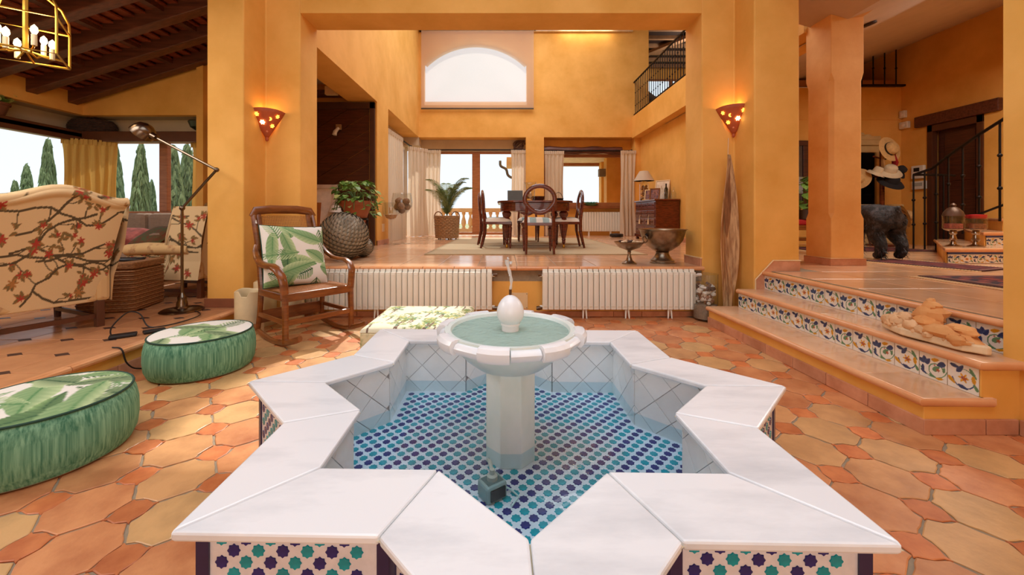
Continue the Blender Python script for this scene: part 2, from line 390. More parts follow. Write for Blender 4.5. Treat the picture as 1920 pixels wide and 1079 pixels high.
WOODD = M('dark_walnut', S(58, 28, 18), .4, col2=S(84, 42, 26), scale=4, stretch=(1, 1, 12), detail=6)
MAHOG = M('mahogany', S(74, 26, 14), .25, col2=S(112, 44, 24), scale=5, stretch=(2, 2, 10), detail=5, coat=.3)
CHWOOD = M('honey_brown_wood', S(104, 54, 18), .3, col2=S(140, 80, 32), scale=6, stretch=(1, 1, 6), detail=5, coat=.25)
FRAMEW = M('window_wood', S(150, 90, 48), .45, col2=S(176, 112, 66), scale=5, stretch=(1, 1, 8))
BEAMW = M('dark_beam_wood', S(72, 38, 26), .42, col2=S(108, 60, 42), scale=4, stretch=(.6, 8, 8), bump=.15)
PLANKW = M('red_brown_boards', S(112, 48, 30), .5, col2=S(150, 74, 46), scale=5, stretch=(1, 6, 1), rnd=.2)
IRON = M('black_iron', S(34, 28, 26), .5, metal=.7, var=.1)
BRASS = M('brass', S(206, 158, 66), .3, metal=1, var=.08)
PEWTER = M('aged_pewter', S(120, 104, 88), .3, metal=1, col2=S(176, 160, 140), scale=5, bump=.05)
STEEL = M('aged_nickel', S(116, 100, 86), .25, metal=1, var=.1)
RADW = M('white_enamel', S(234, 232, 220), .35, var=.04, scale=3)
CURT = Mcloth('cream_curtain', S(238, 222, 200), .35)
SHEER = Mcloth('white_sheer', S(250, 246, 236), .55, .3)
GOLDC = Mcloth('gold_curtain', S(222, 182, 104), .22)
CREAMC = M('cream_ceramic', S(226, 208, 168), .35, var=.06, scale=8)
WHITEP = M('white_plastic', S(226, 222, 214), .4, var=.03)
BLACKP = M('black_plastic', S(22, 21, 22), .4, var=.1)
GREENF = M('green_ribbed_fabric', S(56, 116, 90), .8, col2=S(126, 178, 146), scale=5, stretch=(20, 20, .35), detail=6, bump=.1, bscale=80)
PIPING = M('dark_green_piping', S(18, 62, 50), .7, var=.1)
FABRIC = Mcol('printed_fabric', .85, .15, 300)
TILEP = Mcol('printed_tile', .15, 0, 100, .3)
RUGP = Mcol('woven_rug', .95, .5, 250)
# ================================================================ SETTING
D = 0.53          # dining and hall floor
L = 0.177         # sitting-room floor
def wall(name, boxes=(), prisms=(), mat=WALL, bevel=0.0, quads=()):
    m = MB()
    for b in boxes: m.bb(*b)
    for p, a, b in prisms: m.prism(p, a, b)
    for q in quads: m.add(q, [(0, 1, 2, 3)])
    return struct(m.obj(name, mat, bevel=bevel))

# ---- lower floor of octagons and little insets, laid on the diagonal
flo = struct(MB().bb(-2.6, -3.4, -.06, 2.6, 4.3, -.005).obj('floor', GROUT))
p = .250; h = p / 2; c = .070
def wavy(pts, amp, n, seed, pinch=0):
    rs = random.Random(seed); out = []
    for i, (a, b) in enumerate(zip(pts, pts[1:] + pts[:1])):
        dx, dy = b[0] - a[0], b[1] - a[1]; ln = math.hypot(dx, dy)
        for k in range(n):
            t = k / n; o = (rs.uniform(-1, 1) * amp) if k else 0
            if k: o += pinch * sin(pi * t)
            out.append((a[0] + dx * t - dy / ln * o, a[1] + dy * t + dx / ln * o))
    return out
def slab(pts, z0, z1, ch):
    cx = sum(q[0] for q in pts) / len(pts); cy = sum(q[1] for q in pts) / len(pts); n = len(pts)
    ins = [(cx + (x - cx) * (1 - ch / max(.01, math.hypot(x - cx, y - cy))), cy + (y - cy) * (1 - ch / max(.01, math.hypot(x - cx, y - cy)))) for x, y in pts]
    V = [(x, y, z0) for x, y in pts] + [(x, y, z1 - ch * .5) for x, y in pts] + [(x, y, z1) for x, y in ins]
    F = []
    for i in range(n):
        j = (i + 1) % n; F += [(i, j, n + j, n + i), (n + i, n + j, 2 * n + j, 2 * n + i)]
    return MB().add(V, F + [tuple(range(2 * n, 3 * n))])
g = .0045
octo = [(-h + c, -h + g), (h - c, -h + g), (h - g, -h + c), (h - g, h - c), (h - c, h - g), (-h + c, h - g), (-h + g, h - c), (-h + g, -h + c)]
OCT = []
for k in range(5):
    pts = []
    rs = random.Random(k)
    for i, (a, b) in enumerate(zip(octo, octo[1:] + octo[:1])):
        dx, dy = b[0] - a[0], b[1] - a[1]; ln = math.hypot(dx, dy); nx, ny = dy / ln, -dx / ln
        diag = i % 2 == 1
        for t in (0, .25, .5, .75):
            o = rs.uniform(-.0045, .003) + (-.007 * sin(pi * t) if diag else 0) if t else 0
            pts.append((a[0] + dx * t + nx * o, a[1] + dy * t + ny * o))
    OCT.append(slab(pts, -.02, 0, .0035).mesh('floor_tile', TERRA))
DOT = []
e = c - .006
for k in range(4):
    pts = []; rs = random.Random(40 + k)
    dm = [(e + .012, 0), (0, e + .012), (-e - .012, 0), (0, -e - .012)]
    for a, b in zip(dm, dm[1:] + dm[:1]):
        dx, dy = b[0] - a[0], b[1] - a[1]; ln = math.hypot(dx, dy); nx, ny = dy / ln, -dx / ln
        for t in (0, .15, .5, .85):
            o = {0: 0, .15: -.006, .5: .004, .85: -.006}[t] + rs.uniform(-.0015, .0015)
            pts.append((a[0] + dx * t + nx * o, a[1] + dy * t + ny * o))
    DOT.append(slab(pts, -.02, -.0008, .0035).mesh('inset_tile', TERRA2))
FA = R(-52); FX, FY = 1.540, 1.592
cells = []
for i in range(-26, 27):
    for j in range(-26, 27):
        for kind, ox in ((0, 0), (1, .5)):
            a, b = (i + ox) * p, (j + ox) * p
            x, y = FX + a * cos(FA) - b * sin(FA), FY + a * sin(FA) + b * cos(FA)
            if not (-2.62 < x < (2.12 if y > 2.1 else 2.65) and -.2 < y < 4.2): continue
            if math.hypot(x - .03, y - 1.37) < .55: continue
            if abs(x) > 1.6 * y + 1.2: continue
            unseen = y < .95 or abs(x) > 1.3 * y + .2 or math.hypot(x - .03, y - 1.37) < .62
            cells.append((unseen, y, kind, x, y))
cells.sort()
rest = [MB(), MB()]; cnt = [0, 0]; rs = random.Random(3)
for _, _, kind, x, y in cells:
    me = (OCT if kind == 0 else DOT)[rs.randrange(5 - kind)]; rot = FA + rs.randrange(4) * pi / 2
    if cnt[kind] < 298:
        cnt[kind] += 1
        link(me.name.split('.')[0], me, flo, (x, y, rs.uniform(-.0015, .0015)), (rs.uniform(-.004, .004), rs.uniform(-.004, .004), rot))
    else:
        mt = Matrix.Translation((x, y, 0)) @ Matrix.Rotation(rot, 4, 'Z')
        rest[kind].add([mt @ v.co for v in me.vertices], [tuple(q.vertices) for q in me.polygons])
for r, nm, mt in zip(rest, ('far_floor_tile', 'far_inset_tile'), (TERRA, TERRA2)):
    if r.v: stuff(r.obj(nm, mt, flo))

# ---- raised floors, tiled
def tiled(name, x0, y0, x1, y1, z, sx, sy, base, tile, gap=.006, skip=None, off=(0, 0), limit=298):
    root = struct(MB().bb(x0, y0, z - .16, x1, y1, z - .004).obj(name, base))
    me = slab([(gap / 2, gap / 2), (sx - gap / 2, gap / 2), (sx - gap / 2, sy - gap / 2), (gap / 2, sy - gap / 2)], -.012, 0, .003).mesh('floor_tile', tile)
    n = 0; k = MB(); j = 0; y = y0 + off[1]
    while y < y1 - .02:
        x = x0 + off[0]
        while x < x1 - .02:
            if not (skip and skip(x + sx / 2, y + sy / 2)):
                fx = min(1, (x1 - x) / sx); fy = min(1, (y1 - y) / sy)
                if n < limit: link('floor_tile', me, root, (x, y, z + random.uniform(-.0006, .0006)), (random.uniform(-.0015, .0015), random.uniform(-.0015, .0015), 0), (fx, fy, 1))
                else: k.add([(x + v.co.x * fx, y + v.co.y * fy, z + v.co.z) for v in me.vertices], [tuple(q.vertices) for q in me.polygons])
                n += 1
            x += sx
        y += sy
    if k.v: stuff(k.obj('far_floor_tile', tile, root))
    return root
fd = tiled('floor_dining', -2.8, 4.17, 3.68, 11.1, D, .42, .42, GROUT, GTILE)
for i in range(13):
    x = -2.147 + i * .3255
    MB().tube([(x + .002, 4.115, D - .019), (x + .3235, 4.115, D - .019)], .02, 10).bb(x + .002, 4.115, D - .04, x + .3235, 4.172, D + .001).obj('nosing_tile', NOSE, fd, smooth=True)
fh = tiled('floor_hall', 2.57, 1.98, 7.75, 8.6, D, .44, .44, GROUT, GTILE, skip=lambda x, y: y < 4.5 and x > 2.4 and x < 2.86 and y > 3.8)
fl = tiled('floor_sitting_room', -7.0, -.5, -2.56, 6.5, L, .30, .30, GROUT, LIVT, skip=lambda x, y: (-x) > 1.32 * y + .9)
dk = MB()
for i in range(1, 15):
    for j in range(3, 23):
        x, y = -7.0 + i * .3, -.5 + j * .3
        if -x < 1.32 * y + .5: dk.prism([(x - .05, y), (x, y - .035), (x + .05, y), (x, y + .035)], L - .004, L + .0015)
stuff(dk.obj('dark_inset_tile', M('dark_inset', S(66, 44, 36), .4), fl))
for i in range(14):
    y = -.4 + i * .3
    MB().tube([(-2.535, y + .002, L - .02), (-2.535, y + .298, L - .02)], .021, 10).bb(-2.565, y + .002, L - .041, -2.535, y + .298, L + .001).obj('nosing_tile', NOSE, fl, smooth=True)
sk = MB()
wall('trim_1', [(-2.62, -.5, 0, -2.550, 3.82, L - .03)])
for i in range(14):
    y = -.4 + i * .3
    if y < 3.75: struct(MB().bb(-2.556, y, -.01, -2.538, min(y + .295, 3.81), .07).obj('baseboard_left', SKIRT, bevel=.003))

# ---- front wall with the wide opening, its two pillars
T = 4.6
wall('wall_opening', (), [
    ([(-2.868, 3.81), (-2.513, 3.81), (-2.513, 4.16), (-2.147, 4.16), (-2.147, 4.54), (-2.868, 4.54)], 0, T),
    ([(2.085, 4.16), (2.43, 4.16), (2.41, 3.80), (2.845, 3.80), (2.845, 4.54), (2.085, 4.54)], 0, T)], bevel=.012)
wall('wall_lintel', [(-2.147, 4.16, 3.20, 2.085, 4.54, T), (-2.868, 4.17, T, 3.95, 4.54, 6.7)])
wall('wall_riser', [(-2.147, 4.165, 0, 2.085, 4.3, D - .16)])
for x in [-2.147 + .3 * i for i in range(14)]:
    struct(MB().bb(x, 4.15, 0, min(x + .296, 2.085), 4.166, .055).obj('baseboard_front', SKIRT, bevel=.003))
struct(MB().bb(-2.885, 3.795, L, -2.50, 3.812, L + .085).bb(-2.515, 3.80, .0, -2.498, 4.16, .085).obj('baseboard_pillar', M('brown_skirting', S(140, 84, 58), .5), bevel=.003))
# skirting of the right pillar: climbs with the steps; cream bead along its top
bz = MB().add([(2.415, 3.79, L), (2.845, 3.79, D), (2.845, 3.79, D + .10), (2.585, 3.79, D + .10), (2.415, 3.79, L + .27)], [(0, 1, 2, 3, 4)])
bz.add([(2.415, 3.801, L), (2.845, 3.801, D), (2.845, 3.801, D + .10), (2.585, 3.801, D + .10), (2.415, 3.801, L + .27)], [(4, 3, 2, 1, 0)])
bz.add([(2.415, 3.79, L), (2.415, 3.79, L + .27), (2.415, 3.801, L + .27), (2.415, 3.801, L)], [(0, 1, 2, 3)])
r_ = struct(bz.obj('baseboard_right', SKIRT))
MB().tube([(2.415, 3.79, L), (2.415, 3.79, L + .27), (2.585, 3.79, D + .10), (2.85, 3.79, D + .10)], .007, 6).obj('bead', CREAMT, r_)
r_ = struct(MB().bb(2.07, 4.16, D, 2.085, 4.54, D + .085).obj('baseboard_jamb', SKIRT, bevel=.003))
MB().bb(2.066, 4.155, D + .08, 2.085, 4.54, D + .09).obj('bead', CREAMT, r_)

# ---- dining hall
wall('wall_left', [(-2.82, 4.54, 3.14, -2.30, 7.15, 6.7), (-2.82, 7.15, D - .2, -2.30, 7.84, 6.7), (-2.82, 7.84, 3.20, -2.30, 10.70, 6.7)])
wall('wall_niche_left', [(-2.86, 7.84, 2.92, -2.70, 11.2, 3.20), (-2.86, 7.84, D - .2, -2.80, 8.05, 3.0), (-2.86, 10.7, D - .2, -2.74, 11.2, 3.0)], mat=TAUPE)
arch = []
for i in range(21):
    a = pi * i / 20; q = R(135.6) * (1 - i / 20) + R(44.4) * (i / 20) ; q = pi - q; arch.append((-.769 + 1.373 * cos(q) / cos(R(44.4)), 5.18 + .56 * (sin(q) - sin(R(44.4))) / (1 - sin(R(44.4)))))
wb = MB()
def flatwall(mb, loops, y0, y1):
    """wall panel in the xz plane between y0 and y1, built from strips"""
    for (xa, za, xb, zb) in loops: mb.bb(xa, y0, za, xb, y1, zb)
flatwall(wb, [(-2.40, 3.20, -2.142, 6.7), (.604, 3.20, 3.90, 6.7), (-2.142, 3.20, .604, 4.14)], 10.64, 10.74)
flatwall(wb, [(.59, D - .2, 1.078, 3.20), (3.53, D - .2, 3.90, 3.20)], 10.64, 11.06)
wb.bb(-2.4, 10.745, 3.204, 3.9, 11.05, 3.3)
for a, b in zip(arch[:-1], arch[1:]):
    wb.add([(a[0], 10.64, a[1]), (b[0], 10.64, b[1]), (b[0], 10.64, 6.7), (a[0], 10.64, 6.7), (a[0], 10.74, a[1]), (b[0], 10.74, b[1]), (b[0], 10.74, 6.7), (a[0], 10.74, 6.7)],
           [(0, 1, 2, 3), (7, 6, 5, 4), (0, 4, 5, 1), (3, 2, 6, 7)])
struct(wb.obj('wall_back', WALL))
wall('wall_niche_back', [(-2.30, 11.02, 2.86, .59, 11.10, 3.20), (-2.80, 10.64, 2.98, -2.30, 11.1, 3.2)], mat=TAUPE)
wall('wall_under_window', [(1.078, 11.02, D - .2, 3.53, 11.10, 1.30), (1.078, 11.02, 2.92, 3.53, 11.1, 3.20)])
wall('wall_right', [(3.68, 6.3, D - .2, 3.84, 10.64, 3.17), (2.96, 6.2, D - .2, 3.84, 6.36, 3.17)], [([(2.80, 4.53), (3.0, 4.53), (3.1, 6.3), (2.96, 6.3)], D - .2, 3.17)])
wall('wall_gallery', [(3.45, 4.54, 3.17, 3.9, 10.64, 3.74)])
struct(MB().bb(-2.9, 4.54, 6.7, -2.1, 11.1, 6.8).bb(-2.1, 4.54, 6.7, 3.9, 7.7, 6.8).bb(-.7, 7.7, 6.7, 3.9, 11.1, 6.8).bb(-2.1, 10.0, 6.7, -.7, 11.1, 6.8).obj('ceiling_dining', PLAIN))  # gap in this unseen ceiling is shaped to let the sun patch through
r_ = struct(MB().bb(-2.315, 7.15, D, -2.285, 7.84, D + .09).obj('baseboard_left_room', SKIRT, bevel=.003))
r_ = struct(MB().bb(3.665, 6.4, D, 3.69, 10.64, D + .09).obj('baseboard_right_room', SKIRT, bevel=.003))
# side room beyond the left opening
wall('wall_side_room', [(-4.6, 5.9, D - .2, -4.5, 7.3, 4.3), (-4.6, 7.3, 2.9, -2.82, 7.4, 4.3)], [([(-2.83, 4.52), (-2.86, 4.46), (-4.36, 5.98), (-4.30, 6.06)], 0, 4.7)])
struct(MB().prism([(-2.82, 4.56), (-4.5, 6.04), (-4.5, 7.4), (-2.82, 7.4)], 3.5, 3.6).obj('ceiling_side_room', PLAIN))
struct(MB().prism([(-2.8, 4.56), (-4.5, 6.04), (-4.5, 7.4), (-2.8, 7.4)], D - .16, D - .002).obj('floor_side_room', GTILE))
pd = struct(MB().bb(-4.3, 7.16, D, -2.34, 7.2, 3.02).obj('door_1', WOODD))
for k in range(-2, 15):                      # boards of the panelled door, laid on the slant
    a = MB(); z = D + .0 + k * .30
    pts = [(-4.26, z - 1.1), (-2.44, z), (-2.44, z + .294), (-4.26, z - 1.1 + .294)]
    def clip(P, zz, keep_above):
        o = []
        for i in range(len(P)):
            q, s_ = P[i], P[(i + 1) % len(P)]; iq = (q[1] >= zz) == keep_above; i2 = (s_[1] >= zz) == keep_above
            if iq: o.append(q)
            if iq != i2: t = (zz - q[1]) / (s_[1] - q[1]); o.append((q[0] + (s_[0] - q[0]) * t, zz))
        return o
    pts = clip(pts, D + .12, True); pts = clip(pts, 3.0, False) if pts else pts
    if len(pts) < 3: continue
    n = len(pts)
    a.add([(x, 7.16, zz) for x, zz in pts] + [(x, 7.142, zz) for x, zz in pts], [tuple(range(n, 2 * n))] + [(i, (i + 1) % n, n + (i + 1) % n, n + i) for i in range(n)])
    a.obj('board', WOODD, pd, fix=True)
MB().bb(-2.42, 7.10, D, -2.33, 7.17, 3.12).bb(-4.3, 7.10, 3.0, -2.33, 7.17, 3.12).obj('door_frame', M('frame_walnut', S(72, 44, 34), .4), pd, bevel=.006)

# ---- hall on the right
wall('wall_near_right', [(2.492, -3.4, 0, 3.4, 1.97, T)])
for i in range(10):
    y = 1.90 - .3 * (i + 1)
    struct(MB().bb(2.474, y, 0, 2.493, y + .295, .075).obj('baseboard_near_right', SKIRT, bevel=.003))
wall('wall_hall_back', [(3.84, 7.65, D - .2, 7.7, 7.75, 3.56), (3.9, 7.63, 2.93, 7.7, 7.66, 2.96)])
wall('wall_hall_right', [(7.7, 1.5, D - .2, 7.85, 6.37, T), (7.7, 7.12, D - .2, 7.85, 9.4, T + .6), (7.7, 6.37, 2.62, 7.85, 7.12, T), (7.0, 9.0, 3.5, 7.7, 9.1, T + .6)])
wall('wall_hall_near', [(3.4, 1.4, D - .2, 7.7, 1.5, T)])
cz = MB().add([(2.3, 1.4, 3.56), (3.66, 1.4, 3.16), (3.66, 4.5, 3.16), (2.3, 4.5, 3.56), (7.75, 1.4, 4.33), (7.75, 9.0, 4.33), (3.66, 9.0, 3.16)], [(0, 3, 2, 1), (1, 6, 5, 4)])
struct(cz.obj('ceiling_hall', PLAIN))
bd = Vector((.40, -1.40, .50)).normalized(); sd = bd.cross(Vector((0, 0, 1))).normalized(); a = Vector((3.72, 4.22, 3.17)); b = a + bd * 3.0
hw = .10; dp = Vector((0, 0, .22))
struct(MB().add([a - sd * hw, a + sd * hw, a + sd * hw * 1.4 + dp, a - sd * hw * 1.4 + dp, b - sd * hw, b + sd * hw, b + sd * hw * 1.4 + dp, b - sd * hw * 1.4 + dp],
    [(0, 1, 2, 3), (7, 6, 5, 4), (0, 4, 5, 1), (1, 5, 6, 2), (2, 6, 7, 3), (3, 7, 4, 0)]).obj('trim_2', M('beam_plaster', S(222, 178, 128), .8), fix=True))
# upper rooms seen over the gallery
struct(MB().bb(3.9, 7.76, 3.6, 9.5, 16.4, 3.74).obj('floor_gallery', LIVT))
wall('wall_gallery_back', [(3.0, 16.3, 3.7, 9.5, 16.4, 5.2), (3.0, 16.3, 6.75, 9.5, 16.4, 7.6), (3.0, 16.3, 5.2, 5.2, 16.4, 6.8), (8.6, 16.3, 5.2, 9.5, 16.4, 6.8), (9.4, 7.7, 3.7, 9.5, 16.4, 7.6), (3.8, 11.1, 3.2, 3.9, 16.4, 7.5)])
gc = struct(MB().bb(3.0, 7.7, 7.2, 9.5, 16.4, 7.3).bb(3.9, 4.54, 7.2, 9.5, 7.7, 7.3).obj('ceiling_gallery', M('dark_ceiling_boards', S(44, 24, 18), .7)))
for k in range(14): MB().bb(3.0, 8.4 + k * .62, 7.08, 9.4, 8.50 + k * .62, 7.2).obj('joist', M('pale_joist', S(150, 112, 82), .7), gc)
MB().add([(4.0, 16.2, 7.0), (4.25, 16.2, 7.0), (7.4, 11.5, 7.0), (7.15, 11.5, 7.0), (4.0, 16.2, 7.1), (4.25, 16.2, 7.1), (7.4, 11.5, 7.1), (7.15, 11.5, 7.1)], [(0, 3, 2, 1), (4, 5, 6, 7), (0, 1, 5, 4), (1, 2, 6, 5), (2, 3, 7, 6), (3, 0, 4, 7)]).obj('rafter', M('pale_joist', S(150, 112, 82), .7), gc)

# ---- sitting room on the left
XL, YB = -6.4, 6.0
wall('wall_sitting_left', [(XL - .1, -.6, 2.6, XL, 6.5, 4.2), (XL - .44, -.6, L - .2, XL - .36, 6.5, 1.05)])
wall('wall_sitting_back', [(XL, YB, 2.6, -4.33, YB + .1, 4.7), (XL - .4, YB + .36, L - .2, -4.33, YB + .44, 1.10), (-4.36, YB, L - .2, -4.30, YB + .44, 4.7)])
wall('wall_sitting_niche', [(XL - .44, -.6, 2.28, XL - .34, 6.44, 2.64), (XL - .44, YB + .34, 2.28, -4.33, YB + .44, 2.64), (XL - .44, -.6, 2.604, XL - .1, 6.44, 2.64), (XL - .1, YB + .1, 2.604, -4.33, YB + .44, 2.64)], mat=TAUPE)
wall('wall_sitting_near', [(-7, -.7, 0, -2.5, -.6, 4.8)])
sl = .309
rc = struct(MB().add([(XL - .5, -.6, 2.93 - .5 * sl), (-2.5, -.6, 2.93 + (XL + 6.4 + 3.9) * sl), (-2.5, 6.1, 2.93 + 3.9 * sl), (XL - .5, 6.1, 2.93 - .5 * sl)], [(0, 3, 2, 1)])
     .add([(XL - .5, -.6, 2.98 - .5 * sl), (-2.5, -.6, 2.98 + 3.9 * sl), (-2.5, 6.1, 2.98 + 3.9 * sl), (XL - .5, 6.1, 2.98 - .5 * sl)], [(0, 1, 2, 3)]).obj('ceiling_sitting', PLANKW))
ang = math.atan(sl); sm = MB().bb(-.05, -.006, -.02, 4.2, .006, 0)
for k in range(30):
    x = -6.4 + k * .13
    MB().bb(x, -.6, 2.93 + (x + 6.4) * sl - .022, x + .118, 6.1, 2.93 + (x + 6.4) * sl - .001).xf(Matrix.Identity(4)).obj('ceiling_board', PLANKW, rc)
for k in range(7):
    y = 5.86 - k * .51
    a = [(XL - .45, 2.73 - .45 * sl), (-2.5, 2.73 + 3.9 * sl), (-2.5, 2.92 + 3.9 * sl), (XL - .45, 2.92 - .45 * sl)]
    MB().add([(x, y - .07, z) for x, z in a] + [(x, y + .07, z) for x, z in a], [(0, 1, 2, 3), (7, 6, 5, 4), (0, 4, 5, 1), (1, 5, 6, 2), (2, 6, 7, 3), (3, 7, 4, 0)]).obj('beam', BEAMW, rc, bevel=.01)
for k in range(5):
    x = -5.7 + k * .75; z = 2.85 + (x + 6.4) * sl
    MB().bb(x, -.6, z, x + .09, 6.0, z + .075).obj('purlin', BEAMW, rc)

# ---- fountain hall: wall behind the camera and the open roof light
wall('wall_front', [(-2.6, -3.5, 0, 3.4, -3.4, T)])
wall('wall_sitting_upper', [(-2.56, -3.4, 3.9, -2.46, 4.2, T), (-2.62, -3.4, 0, -2.5, -.6, T)])
struct(MB().bb(-2.6, -3.5, T, 3.4, -.9, T + .1).bb(-2.6, 2.75, T, 3.4, 4.3, T + .1).bb(-2.6, -.9, T, -1.8, 2.75, T + .1).bb(1.8, -.9, T, 3.4, 2.75, T + .1).obj('ceiling', PLAIN))

# ================================================================ WINDOWS
def window(name, x0, z0, x1, z1, y, posts=(), fw=.07, axis='x', mat=FRAMEW, dep=.07, glass=True):
    """frame in the xz plane (axis x) or the yz plane (axis y) with its panes"""
    def put(mb, a0, c0, a1, c1, d0, d1):
        return mb.bb(a0, d0, c0, a1, d1, c1) if axis == 'x' else mb.bb(d0, a0, c0, d1, a1, c1)
    m = MB(); put(m, x0, z0, x1, z0 + fw, y, y + dep); put(m, x0, z1 - fw, x1, z1, y, y + dep)
    put(m, x0, z0 + fw, x0 + fw, z1 - fw, y, y + dep); put(m, x1 - fw, z0 + fw, x1, z1 - fw, y, y + dep)
    r = struct(m.obj(name, mat, bevel=.006)); xs = [x0 + fw]
    for q, pw in posts:
        put(MB(), 0, 0, 0, 0, 0, 0); k = MB(); put(k, q - pw / 2, z0 + fw, q + pw / 2, z1 - fw, y - .005, y + dep + .005); k.obj('mullion', mat, r, bevel=.006); xs += [q - pw / 2, q + pw / 2]
    xs.append(x1 - fw)
    if glass:
        for a, b in zip(xs[::2], xs[1::2]):
            k = MB()
            if axis == 'x': k.add([(a, y + dep / 2, z0 + fw), (b, y + dep / 2, z0 + fw), (b, y + dep / 2, z1 - fw), (a, y + dep / 2, z1 - fw)], [(0, 1, 2, 3)])
            else: k.add([(y + dep / 2, a, z0 + fw), (y + dep / 2, b, z0 + fw), (y + dep / 2, b, z1 - fw), (y + dep / 2, a, z1 - fw)], [(0, 1, 2, 3)])
            k.obj('pane', PANE, r)
    return r
window('window_1', -2.3, D + .02, .59, 2.88, 11.02, [(-.78, .22)])
window('window_2', 1.078, 1.36, 3.53, 2.80, 11.0, [], .09)
struct(MB().bb(1.05, 10.86, 1.28, 3.53, 11.1, 1.36).obj('trim_3', M('sill_wood', S(140, 82, 42), .4), bevel=.008))
window('window_3', 8.05, D + .02, 10.7, 2.92, -2.78, [(9.4, .12)], axis='y')
a_ = MB(); ain = [(-.769 + (x + .769) * .965, 4.14 + (z - 4.14) * .965) for x, z in arch]
for q0, q1, i0, i1 in zip(arch[:-1], arch[1:], ain[:-1], ain[1:]):
    a_.add([(p_[0], y_, p_[1]) for y_ in (10.74, 10.78) for p_ in (q0, q1, i1, i0)], [(0, 3, 2, 1), (4, 5, 6, 7), (3, 7, 6, 2)])
a_.bb(-2.142, 10.74, 4.14, .604, 10.78, 4.19)
wa = struct(a_.obj('window_4', WHITEP))
MB().add([(x, 10.76, z) for x, z in arch] + [(.604, 10.76, 4.14), (-2.142, 10.76, 4.14)], [tuple(range(23))]).obj('pane', PANE, wa)
window('window_5', -6.75, 1.08, -4.3, 2.30, 6.36, [(-5.49, .13)], .06)
window('window_6', -.5, 1.03, 6.3, 2.30, -6.80, [(4.96, .16), (2.4, .14)], .06, axis='y')
struct(MB().bb(XL - .46, -.6, 2.26, XL - .05, 6.44, 2.33).bb(XL - .46, YB + .05, 2.26, -4.36, 6.44, 2.33).bb(XL - .12, -.6, 2.20, XL - .05, 6.1, 2.36).bb(XL - .1, YB + .03, 2.20, -4.36, YB + .12, 2.36)
       .obj('trim_4', M('cornice_wood', S(92, 52, 32), .4), bevel=.008))
window('window_7', 5.2, 5.2, 8.6, 6.75, 16.3, [(6.9, .15)], .08)

# ================================================================ OUTSIDE
struct(MB().bb(-9, 11.1, D - .3, 9, 14.0, D - .04).bb(-7.5, 7.2, D - .3, -2.86, 11.1, D - .04).obj('floor_terrace', M('terrace_tile', S(222, 176, 132), .6, scale=2)))
struct(MB().bb(-90, -30, -1.2, 90, 120, -1.0).obj('floor_garden', M('dry_grass', S(150, 150, 100), .9, col2=S(186, 176, 126), scale=.6)))
bal = thing('balustrade', 'pale stone balustrade with turned balusters along the terrace outside the glass doors', 'balustrade', (0, 13.5, D - .04))
STONE = M('pale_stone', S(226, 190, 140), .7, var=.08)
MB().bb(-7, -.12, 0, 4.6, .12, .16).obj('base_rail', STONE, bal); MB().bb(-7, -.13, .72, 4.6, .13, .86).obj('top_rail', STONE, bal, bevel=.02)
bp = MB().lathe([(.07, .16), (.07, .2), (.045, .22), (.085, .34), (.08, .42), (.04, .56), (.04, .62), (.065, .66), (.065, .72)], 10).mesh('baluster', STONE, True)
for k in range(50): link('baluster', bp, bal, (-6.9 + k * .23, 0, 0))
pc = thing('porch', 'yellow rendered porch with a pale ceiling outside the dining room window', 'porch', (0, 0, D - .04))
MB().bb(.75, 11.15, 2.46, 5.2, 14.1, 2.56).obj('porch_ceiling', M('porch_white', S(236, 220, 204), .8), pc)
MB().bb(.75, 13.9, 2.36, 5.2, 14.1, 2.46).obj('porch_beam', FRAMEW, pc)
for x, y in ((3.35, 13.6), (3.25, 12.5)): MB().bb(x, y, 0, x + .5, y + .35, 2.46).obj('porch_pillar', WALL, pc, bevel=.01)
MB().bb(3.7, 11.12, 0, 3.9, 13.6, 2.42).obj('porch_wall', WALL, pc)
MB().bb(3.05, 12.6, 1.86, 3.72, 12.8, 2.1).obj('stone_lintel', M('grey_stone', S(128, 116, 100), .8), pc)
ev = thing('roof_eave', 'tiled roof eave with a bent grey downpipe outside the glass doors', 'eave', (0, 0, 0))
MB().bb(.08, 12.2, 2.66, .75, 13.2, 2.9).obj('eave_board', STONE, ev)
MB().tube(spline([(-.12, 12.15, 2.78), (-.10, 12.15, 2.62), (.06, 12.15, 2.52), (.12, 12.15, 2.34), (.24, 12.15, 2.26), (.42, 12.15, 2.25)]), .04, 8).obj('downpipe', M('zinc', S(110, 104, 98), .4, metal=.6), ev, smooth=True)
def cypress_mesh(seed, n=1500):
    rs = np.random.RandomState(seed); mb = MB()
    for i in range(n):
        z = rs.rand() ** .8; r = .5 * (sin(pi * min(1, (1 - z) * .62 + .06)) ** .8) * (1 - .25 * z); a = rs.rand() * 6.28; r *= .55 + .5 * rs.rand()
        p0 = Vector((r * cos(a), r * sin(a), .04 + z * .94)); d = Vector((cos(a) * .5 + rs.uniform(-.3, .3), sin(a) * .5 + rs.uniform(-.3, .3), 1)).normalized()
        q = d.cross(Vector((rs.uniform(-1, 1), rs.uniform(-1, 1), 0))).normalized(); ln = rs.uniform(.03, .07); wd = ln * 2.4
        mb.add([p0 - q * wd, p0 + q * wd, p0 + d * ln + q * wd * .3, p0 + d * ln - q * wd * .3], [(0, 1, 2, 3)])
    return mb.mesh('foliage', M('cypress_green', S(108, 126, 84), .9, col2=S(168, 182, 138), scale=30, coord='Generated'))
cy = [cypress_mesh(k) for k in range(3)]
trk = MB().tube([(0, 0, 0), (0, 0, .35)], [.06, .04], 6).mesh('trunk', M('bark', S(84, 66, 50), .9))
